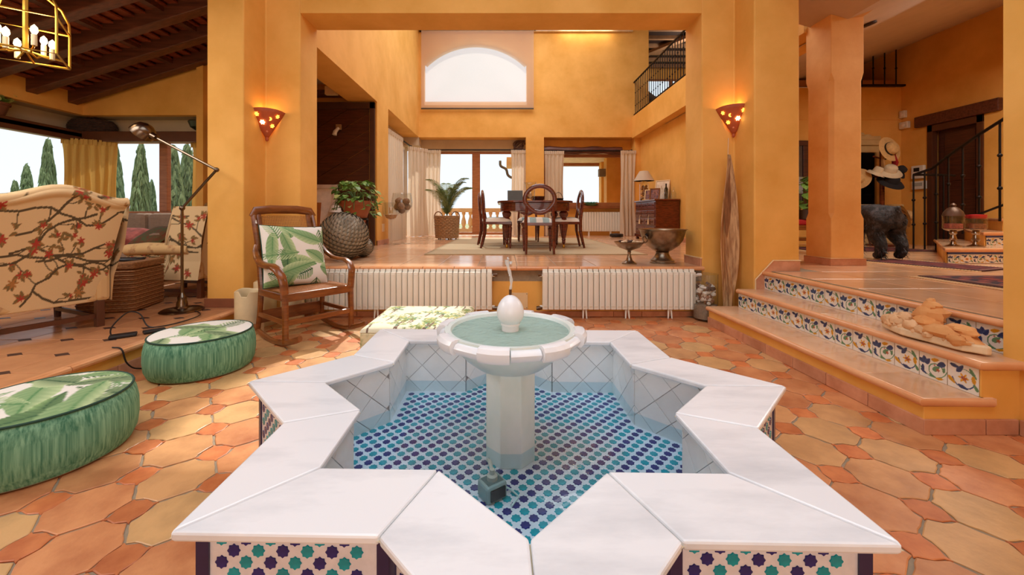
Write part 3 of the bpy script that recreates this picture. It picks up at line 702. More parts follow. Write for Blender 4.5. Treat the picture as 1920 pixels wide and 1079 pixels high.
for k, (px, d, top, wdt, lab) in enumerate([
        (28, 16, 345, 26, 'low cypress rising at the far left edge of the left window'), (50, 17, 318, 30, 'small pointed cypress in the middle of the left window'),
        (90, 15, 272, 34, 'tall slim cypress beside the gold curtain in the left window'), (216, 15, 282, 34, 'cypress half behind the corner post of the back window'),
        (264, 14, 278, 36, 'tall cypress in the middle of the left pane of the back window'), (284, 18, 345, 24, 'short dark cypress beside the back window mullion'),
        (326, 14, 284, 40, 'left cypress of the clump in the right pane of the back window'), (352, 15, 281, 42, 'tallest cypress of the clump in the right pane of the back window'),
        (376, 16, 310, 34, 'right cypress of the clump, close to the yellow pillar')]):
    t = thing('cypress', lab, 'tree', ((px - 945) / 740 * d, d, -1.0), k * 1.3, 'cypresses in the garden')
    H = EYE + (407 - top) / 740 * d + 1.0; W_ = wdt / 740 * d * .92
    t.scale = (W_, W_, H); link('foliage', cy[k % 3], t); link('trunk', trk, t)
# ================================================================ FOUNTAIN
HC = .47
# outline of the coping: an eight-pointed star of two squares, laid a little out of square
FCX, FCY = .033, 1.372
def star(half, k=0.0):
    """16 corners; half = half side of the squares; order anticlockwise, tips at even index"""
    out = []
    for i in range(16):
        a = pi / 8 * i; r = half * math.sqrt(2) if i % 2 == 0 else half / cos(pi / 8)
        x, y = r * cos(a), r * sin(a)
        out.append((FCX + AX[0] * x + AX[1] * y, FCY + AX[2] * x + AX[3] * y))
    return out
AX = (1.0, -.02, -.021, 1.0)
A_OUT, A_IN = .661, .468
fo = thing('star_fountain_pool', 'eight-pointed star pool with white marble coping and blue and teal mosaic', 'fountain', (0, 0, 0))
so, si = star(A_OUT), star(A_IN)
for i in range(16):                                   # coping slabs, mitred at every corner
    j = (i + 1) % 16; g = .0018
    q = [so[i], so[j], si[j], si[i]]; cx = sum(a[0] for a in q) / 4; cy = sum(a[1] for a in q) / 4
    d = Vector((so[j][0] - so[i][0], so[j][1] - so[i][1])).normalized() * g
    q = [(q[0][0] + d.x, q[0][1] + d.y), (q[1][0] - d.x, q[1][1] - d.y), (q[2][0] - d.x, q[2][1] - d.y), (q[3][0] + d.x, q[3][1] + d.y)]
    MB().prism(q, HC - .019, HC).obj('coping_slab', MARB, fo, bevel=.005)
wo, wi = star(A_OUT - .03), star(A_IN + .022)
FB = .225                                              # pool bottom
jm = MB()
for i in range(16):
    j = (i + 1) % 16
    jm.add([(*wo[i], 0), (*wo[j], 0), (*wo[j], HC - .017), (*wo[i], HC - .017), (*wi[i], 0), (*wi[j], 0), (*wi[j], HC - .017), (*wi[i], HC - .017)],
           [(0, 1, 2, 3), (5, 4, 7, 6), (3, 2, 6, 7), (0, 4, 5, 1)])
jm.obj('pool_wall', ZWHITE, fo)
# thin mortar bed under the mitre joints
mb_ = MB()
for i in range(16):
    j = (i + 1) % 16
    mb_.add([(*so[i], HC - .011), (*so[j], HC - .011), (*si[j], HC - .011), (*si[i], HC - .011)], [(0, 1, 2, 3)])
mb_.obj('mortar', M('mitre_mortar', S(206, 184, 150), .8), fo)
# inside: diagonal white glazed tiles, each cut to its wall
def cliprect(P, x0, x1, y0, y1):
    for ax, val, up in ((0, x0, 1), (0, x1, 0), (1, y0, 1), (1, y1, 0)):
        o = []
        for i in range(len(P)):
            q, s_ = P[i], P[(i + 1) % len(P)]; a = (q[ax] >= val) if up else (q[ax] <= val); b = (s_[ax] >= val) if up else (s_[ax] <= val)
            if a: o.append(q)
            if a != b: t = (val - q[ax]) / (s_[ax] - q[ax]); o.append((q[0] + (s_[0] - q[0]) * t, q[1] + (s_[1] - q[1]) * t))
        P = o
        if len(P) < 3: return []
    return P
tj = MB(); dg = .094
for i in range(16):
    j = (i + 1) % 16; a = Vector((*wi[i], 0)); b = Vector((*wi[j], 0)); u = (b - a); ln = u.length; u.normalize(); nrm = Vector((-u.y, u.x, 0))
    if (Vector((FCX, FCY, 0)) - (a + b) / 2).dot(nrm) < 0: nrm = -nrm
    tj.add([a + Vector((0, 0, FB - .02)), b + Vector((0, 0, FB - .02)), b + Vector((0, 0, HC - .017)), a + Vector((0, 0, HC - .017))], [(0, 1, 2, 3)])
    for r_ in range(-1, 4):
        for s_ in range(-1, 5):
            cx = ln * .5 + (s_ - 1.5 + (r_ % 2) * .5) * dg * 1.35; cz = FB + .06 + r_ * dg * .675
            m_ = dg * .675 - .0014
            P = cliprect([(cx + m_, cz), (cx, cz + m_), (cx - m_, cz), (cx, cz - m_)], .002, ln - .002, FB, HC - .021)
            if len(P) < 3: continue
            area = abs(sum(P[k][0] * P[(k + 1) % len(P)][1] - P[(k + 1) % len(P)][0] * P[k][1] for k in range(len(P)))) / 2
            if area < 1.2e-4: continue
            off = .004 + random.uniform(0, .0015); n = len(P)
            V = [a + u * x + Vector((0, 0, z)) for x, z in P] + [a + u * x + nrm * off + Vector((0, 0, z)) for x, z in P]
            MB().add(V, [tuple(range(n, 2 * n))] + [(k, (k + 1) % n, n + (k + 1) % n, n + k) for k in range(n)]).obj('wall_tile', WTILE, fo, fix=True)
tj.obj('tile_bed', TGROUT, fo)
# mosaic: small eight-pointed stars, turquoise and navy in slanting rows, between white crosses
def starpts(r, rot=pi / 8):
    out = []
    for k in range(16):
        a = rot + pi / 8 * k; q = r if k % 2 == 0 else r * .80
        out.append((q * cos(a), q * sin(a)))
    return out
sp = starpts(.0133, 0)
def starmesh(mat, k=1.0): return MB().add([(x * k, y * k, 0) for x, y in sp] + [(x * k * .93, y * k * .93, .0015) for x, y in sp], [tuple(range(16, 32))] + [(i, (i + 1) % 16, 16 + (i + 1) % 16, 16 + i) for i in range(16)]).mesh('star_tile', mat)
SM = [starmesh(ZTEAL), starmesh(ZNAVY)]; SF = [starmesh(ZTEAL, 1.12), starmesh(ZNAVY, 1.12)]
bedm = MB().add([(*q, FB) for q in wi], [tuple(range(16))]); bedm.obj('pool_floor', ZWHITE, fo)
def inside(x, y, P):
    r = False
    for i in range(len(P)):
        (x0, y0), (x1, y1) = P[i], P[i - 1]
        if (y0 > y) != (y1 > y) and x < (x1 - x0) * (y - y0) / (y1 - y0) + x0: r = not r
    return r
PT = .0345; fs = []; lim = star(A_IN + .022 - .012)
for i in range(-40, 41):
    for j in range(-40, 41):
        x = FCX + (i - j) * PT * .7071; y = FCY + (i + j) * PT * .7071
        if inside(x, y, lim) and math.hypot(x - .022, y - 1.37) > .085: fs.append((y, x, j % 2))
fs.sort()
# those seen largest are single pieces, the far rows are one part
sizes = sorted(fs, key=lambda q: q[0])
vis = [q for q in sizes if inside(q[1] * 1.0 + (0), q[0], star(A_IN - .06)) or q[0] > 1.5]
one = set(); n = 0
for q in vis:
    if n < 205 and q[0] > .86: one.add(q); n += 1
far = [MB(), MB()]
for q in fs:
    if q in one: link('star_tile', SF[q[2]], fo, (q[1], q[0], FB + .0002), (0, 0, random.uniform(-.06, .06)))
    else: far[q[2]].add([(q[1] + v.co.x, q[0] + v.co.y, FB + .0002 + v.co.z) for v in SF[q[2]].vertices], [tuple(f.vertices) for f in SF[q[2]].polygons])
for k in (0, 1): stuff(far[k].obj('far_star_tile', (ZTEAL, ZNAVY)[k], fo))
# outer faces: navy border strips, mosaic between
fmos = [MB(), MB()]; nsolo = 0
for i in range(16):
    j = (i + 1) % 16; a = Vector((*wo[i], 0)); b = Vector((*wo[j], 0)); u = (b - a); ln = u.length; u.normalize(); nrm = Vector((u.y, -u.x, 0))
    if (a - Vector((FCX, FCY, 0))).dot(nrm) < 0: nrm = -nrm
    for s0, s1 in ((0, .024), (ln - .024, ln)):
        k = MB(); P = [(s0, 0), (s1, 0), (s1, HC - .021), (s0, HC - .021)]
        V = [a + u * x + Vector((0, 0, z)) for x, z in P] + [a + u * x + nrm * .004 + Vector((0, 0, z)) for x, z in P]
        k.add(V, [(4, 5, 6, 7)] + [(q, (q + 1) % 4, 4 + (q + 1) % 4, 4 + q) for q in range(4)]).obj('border_strip', ZDARK, fo, fix=True)
    front = (a.y + b.y) / 2 < .80 and abs((a.x + b.x) / 2 - FCX) > .3
    Mx = Matrix((( u.x, 0, nrm.x, 0), (u.y, 0, nrm.y, 0), (0, 1, 0, 0), (0, 0, 0, 1)))
    for r_ in range(0, 26):
        z = HC - .034 - r_ * .0222
        if z < .02: continue
        nn = int((ln - .07) / .0472)
        for s_ in range(nn + 2):
            x = .047 + s_ * .0472 + (r_ % 2) * .0236
            if x > ln - .04: continue
            col = (s_ + (r_ + 1) // 2) % 2
            o = a + u * x + nrm * .0003 + Vector((0, 0, z))
            if front and r_ < 3 and nsolo < 90:
                nsolo += 1; ob = link('star_tile', SM[col], fo); ob.matrix_local = Matrix.Translation(o) @ Mx
            else:
                mm = Matrix.Translation(o) @ Mx
                fmos[col].add([mm @ v.co for v in SM[col].vertices], [tuple(f.vertices) for f in SM[col].polygons])
for k in (0, 1): stuff(fmos[k].obj('face_star_tile', (ZTEAL, ZNAVY)[k], fo))
WL = .275
MB().add([(*q, WL) for q in wi], [tuple(range(16))]).obj('pool_water', WATER, fo)

# ---- pedestal basin
ba = thing('pedestal_basin', 'white marble fountain basin with lobed rim and egg finial on an octagonal column', 'fountain basin', (.022, 1.37, FB))
o8 = [(.089 * cos(pi / 8 + k * pi / 4), .089 * sin(pi / 8 + k * pi / 4)) for k in range(8)]
MB().prism(o8, 0, .312).obj('column', MARBG, ba, bevel=.003)
z0 = .673 - FB
MB().lathe([(.080, .308), (.098, .310), (.120, .318), (.155, .345), (.185, .375), (.205, z0 - .036), (.226, z0 - .030), (.226, z0 - .004), (.206, z0 - .006), (.195, z0 - .030), (.10, .370), (.02, .362)], 48).obj('bowl', MARBG, ba, smooth=True)
for k in range(16):                                      # rim of alternating high and low lobes
    hi = k % 2 == 0; a0 = R(-90 - 12 - 11.5 + 22.5 * k) + .006; a1 = a0 + R(22.5) - .012
    r0, r1, zt, zb = (.212, .258, 0, -.046) if hi else (.214, .246, -.010, -.044)
    sec = []
    for t in np.linspace(0, 1, 7):
        aa = a0 + (a1 - a0) * t; bul = 1 + (.012 if hi else -.012) * sin(pi * t)
        prof = [(r0, zb + .006), (r0, zt - .012), (r0 + .008, zt - .002), ((r0 + r1) / 2, zt), (r1 - .008, zt - .003), (r1, zt - .014), (r1 - .002, zb + .012), (r1 - .012, zb)]
        sec.append([(q * bul * cos(aa), q * bul * sin(aa), z0 + z) for q, z in prof])
    m_ = MB(); V = [v for s_ in sec for v in s_]; F = []
    for i in range(6):
        for q in range(8): F.append((i * 8 + q, i * 8 + (q + 1) % 8, (i + 1) * 8 + (q + 1) % 8, (i + 1) * 8 + q))
    F += [tuple(range(8))[::-1], tuple(range(48, 56))]
    m_.add(V, F).obj('rim_lobe', MARB, ba, smooth=True, fix=True)
MB().lathe([(0, z0 - .016), (.215, z0 - .016)], 48).obj('basin_water', BWATER, ba)
egg = [(.030, z0 - .02), (.030, z0 + .002), (.034, z0 + .004)]
for t in np.linspace(.22, 1, 16):
    a = pi * t; egg.append((max(.006, .047 * sin(a) * (1 + .14 * cos(a))), z0 + .052 - .054 * cos(a)))
MB().lathe(egg, 28).obj('egg_finial', MARB, ba, smooth=True)
MB().tube([(0, 0, z0 + .10), (0, 0, z0 + .125)], .005, 10).obj('nozzle', STEEL, ba, smooth=True)
jt = MB(); P = []; rr = []
for i in range(26):
    t = i / 25; P.append((.004 * sin(t * 5) - .008 * t * t, .003 * cos(t * 7), z0 + .122 + .105 * t)); rr.append(.0040 + .002 * t + .0009 * sin(t * 23) + (.002 if t > .85 else 0))
jt.tube(P, rr, 8)
for i in range(9): jt.ball((random.uniform(-.014, .006), random.uniform(-.01, .01), z0 + .19 + random.uniform(-.02, .046)), random.uniform(.0018, .0042), 6, 5)
jt.obj('water_jet', Mthin('falling_water', (.93, .95, .96), 1.2, base=.05, whiteness=.45, white_col=(.95, .97, .98)), ba, smooth=True)
pu = thing('fountain_pump', 'small grey fountain pump under water at the foot of the basin column', 'pump', (-.035, 1.165, FB), R(35))
PG = M('grey_pump_plastic', S(150, 168, 166), .4, var=.1)
MB().bb(-.035, -.03, 0, .035, .03, .05).obj('body', PG, pu, bevel=.008); MB().bb(-.025, -.034, .01, .025, -.028, .04).obj('grille', BLACKP, pu)
MB().lathe([(.016, .05), (.016, .062), (.008, .066), (.008, .08)], 12).obj('outlet', PG, pu, smooth=True)
MB().tube([(0, 0, .072), (.01, .03, .085), (.03, .07, .06), (.05, .10, .04)], .006, 8).obj('hose', PG, pu, smooth=True)
MB().tube([(.035, 0, .02), (.055, -.02, .008), (.06, -.05, .004), (.02, -.07, .004)], .003, 6).obj('cable', M('pale_cable', S(200, 220, 220), .5), pu, smooth=True)

# ================================================================ POUFS
def pouf(loc, seed, lab, r=.31, hh=.255, rz=0):
    t = thing('pouf', lab, 'pouf', loc, rz, 'green round poufs beside the fountain')
    pr = [(r * .88, .004), (r * .95, .012), (r * 1.0, .05), (r * 1.02, .11), (r * 1.015, .17), (r * .985, .22), (r * .955, hh - .012), (r * .94, hh - .006)]
    MB().lathe(pr, 64).obj('side_cover', GREENF, t, smooth=True)
    nu, nv = 150, 40; u, v = grid(nu, nv); rad = v * r * .945; x, y = rad * np.cos(u * 2 * pi), rad * np.sin(u * 2 * pi)
    z = hh + .014 * (1 - v ** 3)
    col = leafprint(x / (2 * r) + .5, y / (2 * r) + .5, seed, 19, .62)
    painted('printed_top', np.stack([x, y, z], 1), col, nu, nv, FABRIC, t)
    q = [(r * .948 * cos(k * pi / 32), r * .948 * sin(k * pi / 32), hh - .002) for k in range(64)]
    MB().tube(q, .0055, 8, closed=True).obj('top_piping', PIPING, t, smooth=True)
    q = [(r * .93 * cos(k * pi / 32), r * .93 * sin(k * pi / 32), .012) for k in range(64)]
    MB().tube(q, .005, 6, closed=True).obj('bottom_piping', M('grey_piping', S(150, 150, 130), .8), t, smooth=True)
    return t
pouf((-2.10, 2.75, 0), 5, 'green pouf with palm-print top beside the rocking chair')
pouf((-2.035, 1.74, 0), 11, 'nearest green pouf with palm-print top, cut by the left edge of the photo', rz=1.0)

# ottoman behind the fountain
u, v = grid(90, 90)
def treeprint(u, v, seed):
    rs = np.random.RandomState(seed); rgb = np.tile(lin((232, 226, 196)), (len(u), 1))
    for i in range(46):
        x, y = rs.uniform(0, 1, 2); k = rs.uniform(.7, 1.3)
        rgb[seg(u, v, [(x, y - .12 * k), (x + .02, y - .04), (x + .015, y + .02)], .008)] = lin((112, 84, 66))
        for j in range(18):
            bx, by = x + rs.normal(0, .045 * k), y + rs.normal(.05, .03 * k)
            rgb[blob(u, v, bx, by, rs.uniform(.012, .024), 5, rs.rand() * 6)] = [lin((92, 136, 104)), lin((150, 156, 84)), lin((196, 190, 120)), lin((118, 140, 70))][rs.randint(4) if j % 3 else i % 4]
    return rgb
ot = thing('ottoman', 'low square ottoman in a pale tree-print fabric behind the fountain', 'ottoman', (-.56, 2.74, 0), 0)
u2, v2 = grid(110, 110); sx_, sy_ = .66, .62
ed = np.clip(np.minimum(np.minimum(u2, 1 - u2), np.minimum(v2, 1 - v2)) / .09, 0, 1)
zt = .335 + .035 * np.sqrt(1 - (1 - ed) ** 2)
painted('printed_cushion', np.stack([(u2 - .5) * sx_, (v2 - .5) * sy_, zt], 1), treeprint(u2, v2, 4), 110, 110, FABRIC, ot)
MB().bb(-sx_ / 2, -sy_ / 2, .06, sx_ / 2, sy_ / 2, .337).obj('box_cover', M('tree_fabric_side', S(222, 216, 180), .85, col2=S(120, 140, 90), scale=14, ramp=(.5, .75)), ot, bevel=.012)
for a in (-1, 1):
    for b in (-1, 1): MB().tube([(a * .27, b * .25, 0), (a * .27, b * .25, .07)], [.016, .024], 10).obj('leg', CHWOOD, ot)

# ================================================================ ROCKING CHAIR
rk = thing('rocking_chair', 'brown wooden rocking chair with cane seat and back before the left pillar', 'rocking chair', (-1.755, 3.515, 0), R(-37.5))
W2 = .285
CANE = M('woven_cane', S(140, 82, 36), .55, col2=S(184, 122, 66), scale=160, bump=.4, bscale=220)
def canenet(name, x_of, z_of, y0, y1, n1, n2, parent):
    """open cane weave: strips both ways and diagonals; x_of/z_of give the panel line for t in 0..1"""
    m = MB()
    for i in range(n1 + 1):
        y = y0 + (y1 - y0) * i / n1
        m.tube([(x_of(t), y, z_of(t)) for t in (0, .33, .66, 1)], .0022, 4)
    for i in range(n2 + 1):
        t = i / n2; m.tube([(x_of(t) - .002, y0, z_of(t)), (x_of(t) - .002, y1, z_of(t))], .0022, 4)
    return stuff(m.obj(name, CANE, parent))
for sgn, nm in ((-1, 'near'), (1, 'far')):
    y = sgn * W2
    pts = []
    for k in range(17):                                 # rocker
        t = k / 16; x = -.50 + .98 * t; pts.append((x, y, .018 + .42 * (x - .0) ** 2 + (.0 if x < 0 else .02 * x)))
    MB().tube(pts, .024, 8, flat=(.75, 1.0)).obj('rocker', CHWOOD, rk, smooth=True)
    bp_ = [(-.30, y, .055), (-.27, y * .98, .20), (-.245, y * .97, .42), (-.29, y * .96, .62), (-.36, y * .95, .85), (-.445, y * .94, 1.06)]
    MB().tube(bp_, [.024, .025, .028, .027, .025, .024], 8, flat=(.85, 1.1)).obj('back_post', CHWOOD, rk, smooth=True)
    MB().tube([(.235, y, .04), (.235, y, .2), (.225, y, .40)], [.026, .025, .027], 8).obj('front_leg', CHWOOD, rk, smooth=True)
    ar = [(-.325, y * 1.0, .80), (-.30, y * 1.06, .755), (-.24, y * 1.10, .70), (-.14, y * 1.13, .655), (-.02, y * 1.14, .645), (.09, y * 1.13, .645), (.17, y * 1.11, .62), (.215, y * 1.07, .57), (.228, y * 1.03, .50), (.225, y, .40)]
    MB().tube(ar, [.018, .02, .022, .025, .027, .028, .028, .027, .026, .026], 10, flat=(1.25, .85)).obj('arm', CHWOOD, rk, smooth=True)
    MB().box((-.01, y * .99, .40), (.47, .034, .062)).obj('side_rail', CHWOOD, rk, bevel=.006)
    MB().box((-.02, y, .20), (.50, .022, .036)).obj('side_stretcher', CHWOOD, rk, bevel=.005)
MB().box((.228, 0, .40), (.04, 2 * W2, .066)).obj('front_rail', CHWOOD, rk, bevel=.006)
MB().box((-.235, 0, .40), (.034, 2 * W2 - .03, .05)).obj('back_rail', CHWOOD, rk, bevel=.005)
MB().box((.236, 0, .20), (.024, 2 * W2, .045)).obj('front_stretcher', CHWOOD, rk, bevel=.005)
MB().box((-.285, 0, .17), (.024, 2 * W2, .11)).obj('back_stretcher', CHWOOD, rk, bevel=.005)
bx = lambda t: -.262 - .183 * t ** 1.15; bzz = lambda t: .47 + .60 * t
top = [(bx(1.0) - .0, -.268, bzz(1) - .02), (bx(1.03), -.245, bzz(1) + .035), (bx(1.04), -.12, bzz(1) + .05), (bx(1.04), .12, bzz(1) + .05), (bx(1.03), .245, bzz(1) + .035), (bx(1.0), .268, bzz(1) - .02)]
MB().tube(top, .036, 10, flat=(.6, 1.15)).obj('top_rail', CHWOOD, rk, smooth=True)
MB().tube([(bx(.07), -.255, bzz(.07)), (bx(.07), .255, bzz(.07))], .026, 8, flat=(.6, 1)).obj('lower_back_rail', CHWOOD, rk, smooth=True)
for s_ in (-1, 1): MB().tube([(bx(t), s_ * .225, bzz(t)) for t in (.05, .35, .7, 1.0)], .018, 8, flat=(1.3, .7)).obj('cane_frame', CHWOOD, rk, smooth=True)
canenet('back_cane', lambda t: bx(.05 + .93 * t), lambda t: bzz(.05 + .93 * t), -.225, .225, 30, 40, rk)
canenet('seat_cane', lambda t: -.23 + .45 * t, lambda t: .432, -.27, .27, 36, 30, rk)
MB().bb(-.23, -.27, .424, .22, .27, .428).obj('seat_panel', CANE, rk)

def pillow(name, lab, cat, mat4, sz, col, back, pip=True, th=.075, nu=120):
    t = thing(name, lab, cat); t.matrix_world = mat4
    u, v = grid(nu, nu); a, b = 2 * u - 1, 2 * v - 1
    pin = 1 - .05 * (1 - a * a) * (b * b) ; pin2 = 1 - .05 * (1 - b * b) * (a * a)
    x, y = a * sz / 2 * pin2, b * sz / 2 * pin; z = th * ((1 - a ** 4) * (1 - b ** 4)) ** .55
    z = z + .006 * np.sin(a * 5 + b * 3) * (1 - a ** 4) * (1 - b ** 4)
    painted('front_cover', np.stack([x, y, z], 1), col, nu, nu, FABRIC, t)
    s = 30; u, v = grid(s, s); a, b = 2 * u - 1, 2 * v - 1
    x, y = a * sz / 2 * (1 - .05 * (1 - b * b) * a * a), b * sz / 2 * (1 - .05 * (1 - a * a) * b * b)
    painted('back_cover', np.stack([x, y, -th * ((1 - a ** 4) * (1 - b ** 4)) ** .55], 1), np.tile(back, (s * s, 1)), s, s, FABRIC, t, flip=True)
    if pip:
        P = []
        for (x0, y0), (x1, y1) in zip([(-1, -1), (1, -1), (1, 1), (-1, 1)], [(1, -1), (1, 1), (-1, 1), (-1, -1)]):
            for k in range(12):
                q = k / 12; a, b = x0 + (x1 - x0) * q, y0 + (y1 - y0) * q
                P.append((a * sz / 2 * (1 - .05 * (1 - b * b) * a * a), b * sz / 2 * (1 - .05 * (1 - a * a) * b * b), 0))
        MB().tube(P, .005, 6, closed=True).obj('piping', PIPING, t, smooth=True)
    return t
u, v = grid(170, 170)
# pillow: local x across, y up, z towards the sitter
base = Matrix.Translation((-1.755, 3.515, 0)) @ Matrix.Rotation(R(-37.5), 4, 'Z')
loc = Matrix(((0, -.30, .95, -.155), (1, 0.0, 0, -.035), (0, .955, .30, .70), (0, 0, 0, 1)))
pillow('throw_cushion', 'white throw cushion with green palm leaves on the rocking chair', 'cushion', base @ loc @ Matrix.Rotation(R(-3), 4, 'Z'), .56, leafprint(u, v, 21, 24, .60), lin((60, 110, 70)), nu=170)

# ================================================================ ENTRANCE STEPS
st = thing('entrance_steps', 'three terracotta steps with painted floral tile risers on the right', 'steps')
YB1 = 3.86
def ln2(a, b, t): return tuple(a[k] + (b[k] - a[k]) * t for k in range(2))
S1 = ((1.972, YB1), (2.0, 1.878)); S2 = ((2.237, 3.81), (2.275, 1.868)); S3 = ((2.475, 3.79), (2.502, 1.965))
r1, r2, r3 = L, 2 * L, 3 * L - .001
ov = .03
MB().prism([(S1[0][0] + ov, YB1), (S1[1][0] + ov, S1[1][1] + ov), (2.62, 1.908), (2.62, YB1)], 0, r1 - .012).obj('bottom_step_body', WALL, st, bevel=.004)
MB().prism([(S2[0][0] + ov, S2[0][1]), (S2[1][0] + ov, S2[1][1] + .04), (2.62, 1.908), (2.62, 3.80)], r1 - .02, r2 - .012).obj('middle_step_body', WALL, st, bevel=.004)
MB().prism([(S3[0][0] + ov, S3[0][1]), (S3[1][0] + ov, 1.972), (2.62, 1.972), (2.62, 3.79)], r2 - .02, r3 - .012).obj('top_step_body', WALL, st, bevel=.004)
def treads(a, b, xin, z, n):
    """tread tiles between the nosing line a-b and the next riser"""
    for k in range(n):
        p0, p1 = ln2(a, b, k / n), ln2(a, b, (k + 1) / n)
        x0, x1 = ln2(xin[0], xin[1], k / n)[0], ln2(xin[0], xin[1], (k + 1) / n)[0]
        q = [(p0[0] + .021, p0[1] - .001), (p1[0] + .021, p1[1] + .002 + (.021 if k == n - 1 else 0)), (x1 + .04, p1[1] + .002 + (.021 if k == n - 1 else 0)), (x0 + .04, p0[1] - .001)]
        MB().prism(q, z - .03, z).obj('tread_tile', GTILE, st, bevel=.0015)
treads(*S1, S2, r1, 6); treads(*S2, S3, r2, 6)
MB().prism([(2.30, 1.89), (2.36, 1.89), (2.36, 1.92), (2.30, 1.92)], r1 - .03, r1).obj('tread_tile', GTILE, st)
MB().prism([(2.50, 1.89), (2.62, 1.89), (2.62, 1.975), (2.50, 1.975)], r2 - .03, r2).obj('tread_tile', GTILE, st)
def nosing(pts, z):
    MB().tube([(x, y, z - .0205) for x, y in pts], .0205, 12).obj('nosing', NOSE, st, smooth=True)
nosing([(S1[0][0] + .02, YB1), (S1[1][0] + .02, S1[1][1] + .021), (2.345, S1[1][1] + .021)], r1)
nosing([(S2[0][0] + .02, S2[0][1]), (S2[1][0] + .02, S2[1][1] + .021), (2.60, S2[1][1] + .021)], r2)
nosing([(S3[0][0] + .02, S3[0][1]), (S3[1][0] + .02, 1.965)], r3)
u, v = grid(52, 50)
TM = []
th_ = .133
for kind in (0, 1):
    o = painted('riser_tile', np.stack([u * .130, u * 0, v * th_], 1), azulejo(u, v, kind), 52, 50, TILEP); TM.append(o.data); bpy.data.objects.remove(o)
def risers(a, b, z, n, x_add):
    d = Vector((b[0] - a[0], b[1] - a[1], 0)); sc_ = d.length / n / .130; rz = math.atan2(d.y, d.x)
    for k in range(n):
        q = ln2(a, b, k / n); link('riser_tile', TM[k % 2], st, (q[0] + x_add, q[1], z), (0, 0, rz), (sc_ * .985, 1, 1))
risers((S2[0][0] + ov - .003, S2[0][1]), (S2[1][0] + ov - .003, S2[1][1] + .042), r1 + .001, 14, 0)
risers((S3[0][0] + ov - .003, S3[0][1]), (S3[1][0] + ov - .003, 1.972), r2 + .001, 13, 0)
a, b = (S1[0][0] + ov, YB1), (S1[1][0] + ov, 1.908)
for k in range(7):
    q0, q1 = ln2(a, b, k / 7 + .001), ln2(a, b, (k + 1) / 7 - .001)
    MB().prism([(q0[0] - .012, q0[1]), (q1[0] - .012, q1[1] - (.012 if k == 6 else 0)), (q1[0] + .002, q1[1]), (q0[0] + .002, q0[1])], 0, .073).obj('skirting_tile', SKIRT, st, bevel=.002)
for x0, x1 in ((2.02, 2.315), (2.32, 2.475)): MB().bb(x0, 1.896, 0, x1, 1.909, .073).obj('skirting_tile', SKIRT, st, bevel=.002)

# ================================================================ RADIATORS
def radiator(lab, x0, n, pitch, y, z0, z1, dep, feet):
    t = thing('radiator', lab, 'radiator', (x0, y, z0), 0, 'white column radiators')
    m = MB().bb(.003, 0, .02, pitch - .003, dep, z1 - z0 - .012).bb(.012, -.006, .05, pitch - .012, .001, z1 - z0 - .03)
    m.tube([(.004, dep * .5, z1 - z0 - .016), (pitch - .004, dep * .5, z1 - z0 - .016)], dep * .46, 8, flat=(.35, 1))
    me = m.mesh('radiator_section', RADW)
    for k in range(n): link('radiator_section', me, t, (k * pitch, 0, 0), bevel=.006)
    for z in (.045, z1 - z0 - .05): MB().tube([(-.025, dep / 2, z), (n * pitch + .025, dep / 2, z)], .014, 8).obj('manifold', RADW, t, smooth=True)
    for f in feet:
        for q in (-.012, .012): MB().tube([(f + q, dep * .4, .03), (f + q * 1.6, dep * .25, -z0)], [.012, .007], 8).obj('foot', RADW, t)
    return t
ra = radiator('white column radiator under the dining step, left of the fountain jet', -2.10, 34, .0582, 4.055, .075, .492, .075, (.2, .78, 1.36, 1.8))
MB().tube([(1.985, .03, .375), (2.03, .03, .375)], [.012, .018], 10).obj('valve', STEEL, ra, smooth=True)
MB().tube([(1.98, .03, .03), (2.03, .03, .03), (2.04, .05, .03)], [.016, .022, .02], 10).obj('valve', STEEL, ra, smooth=True)
rb = radiator('white column radiator under the dining step, right of the fountain jet', .395, 27, .0585, 4.055, .075, .492, .075, (.44, .88, 1.32))
MB().tube([(-.04, .03, .375), (-.005, .03, .375)], [.018, .012], 10).obj('valve', STEEL, rb, smooth=True)
MB().tube([(-.06, .03, .03), (-.03, .03, .03), (0, .03, .03)], [.02, .022, .014], 10).obj('valve', STEEL, rb, smooth=True)
MB().tube([(1.58, .03, .375), (1.60, .03, .375), (1.61, .03, .375), (1.645, .03, .375)], [.01, .01, .017, .016], 12).obj('thermostat', WHITEP, rb, smooth=True)
rd = radiator('white radiator under the dining room window behind the table', 2.05, 17, .0725, 10.90, D + .10, D + .64, .08, (.3, .9))
t = thing('cover_plate', 'cream square cover plate low on the ochre wall between the radiators', 'plate', (.165, 4.163, .06))
MB().bb(-.085, -.006, .02, .085, 0, .19).obj('plate', CREAMT, t, bevel=.002)
for a in (-.075, .075):
    for b in (.032, .178): MB().tube([(a, -.008, b), (a, -.004, b)], .004, 8).obj('screw', STEEL, t)
# ================================================================ DINING HALL THINGS
# rug
u, v = grid(80, 60)
rg = thing('dining_rug', 'large pale beige rug under the dining table', 'rug', (0, 0, D))
x, y = -1.09 + u * 3.05, 5.38 + v * 4.3
cc = np.tile(lin((206, 186, 150)), (len(u), 1)) * (0.93 + .09 * (np.sin(x * 40) * np.sin(y * 43) > 0))[:, None]
e = np.minimum(np.minimum(u * 3.05, (1 - u) * 3.05), np.minimum(v * 4.3, (1 - v) * 4.3)); cc[e < .05] *= .88
painted('pile', np.stack([x, y, np.where(e < .01, .002, .012)], 1), cc, 80, 60, RUGP, rg)
MB().bb(-1.09, 5.38, .0005, 1.96, 9.68, .010).obj('backing', M('rug_backing', S(170, 146, 108), .9), rg)

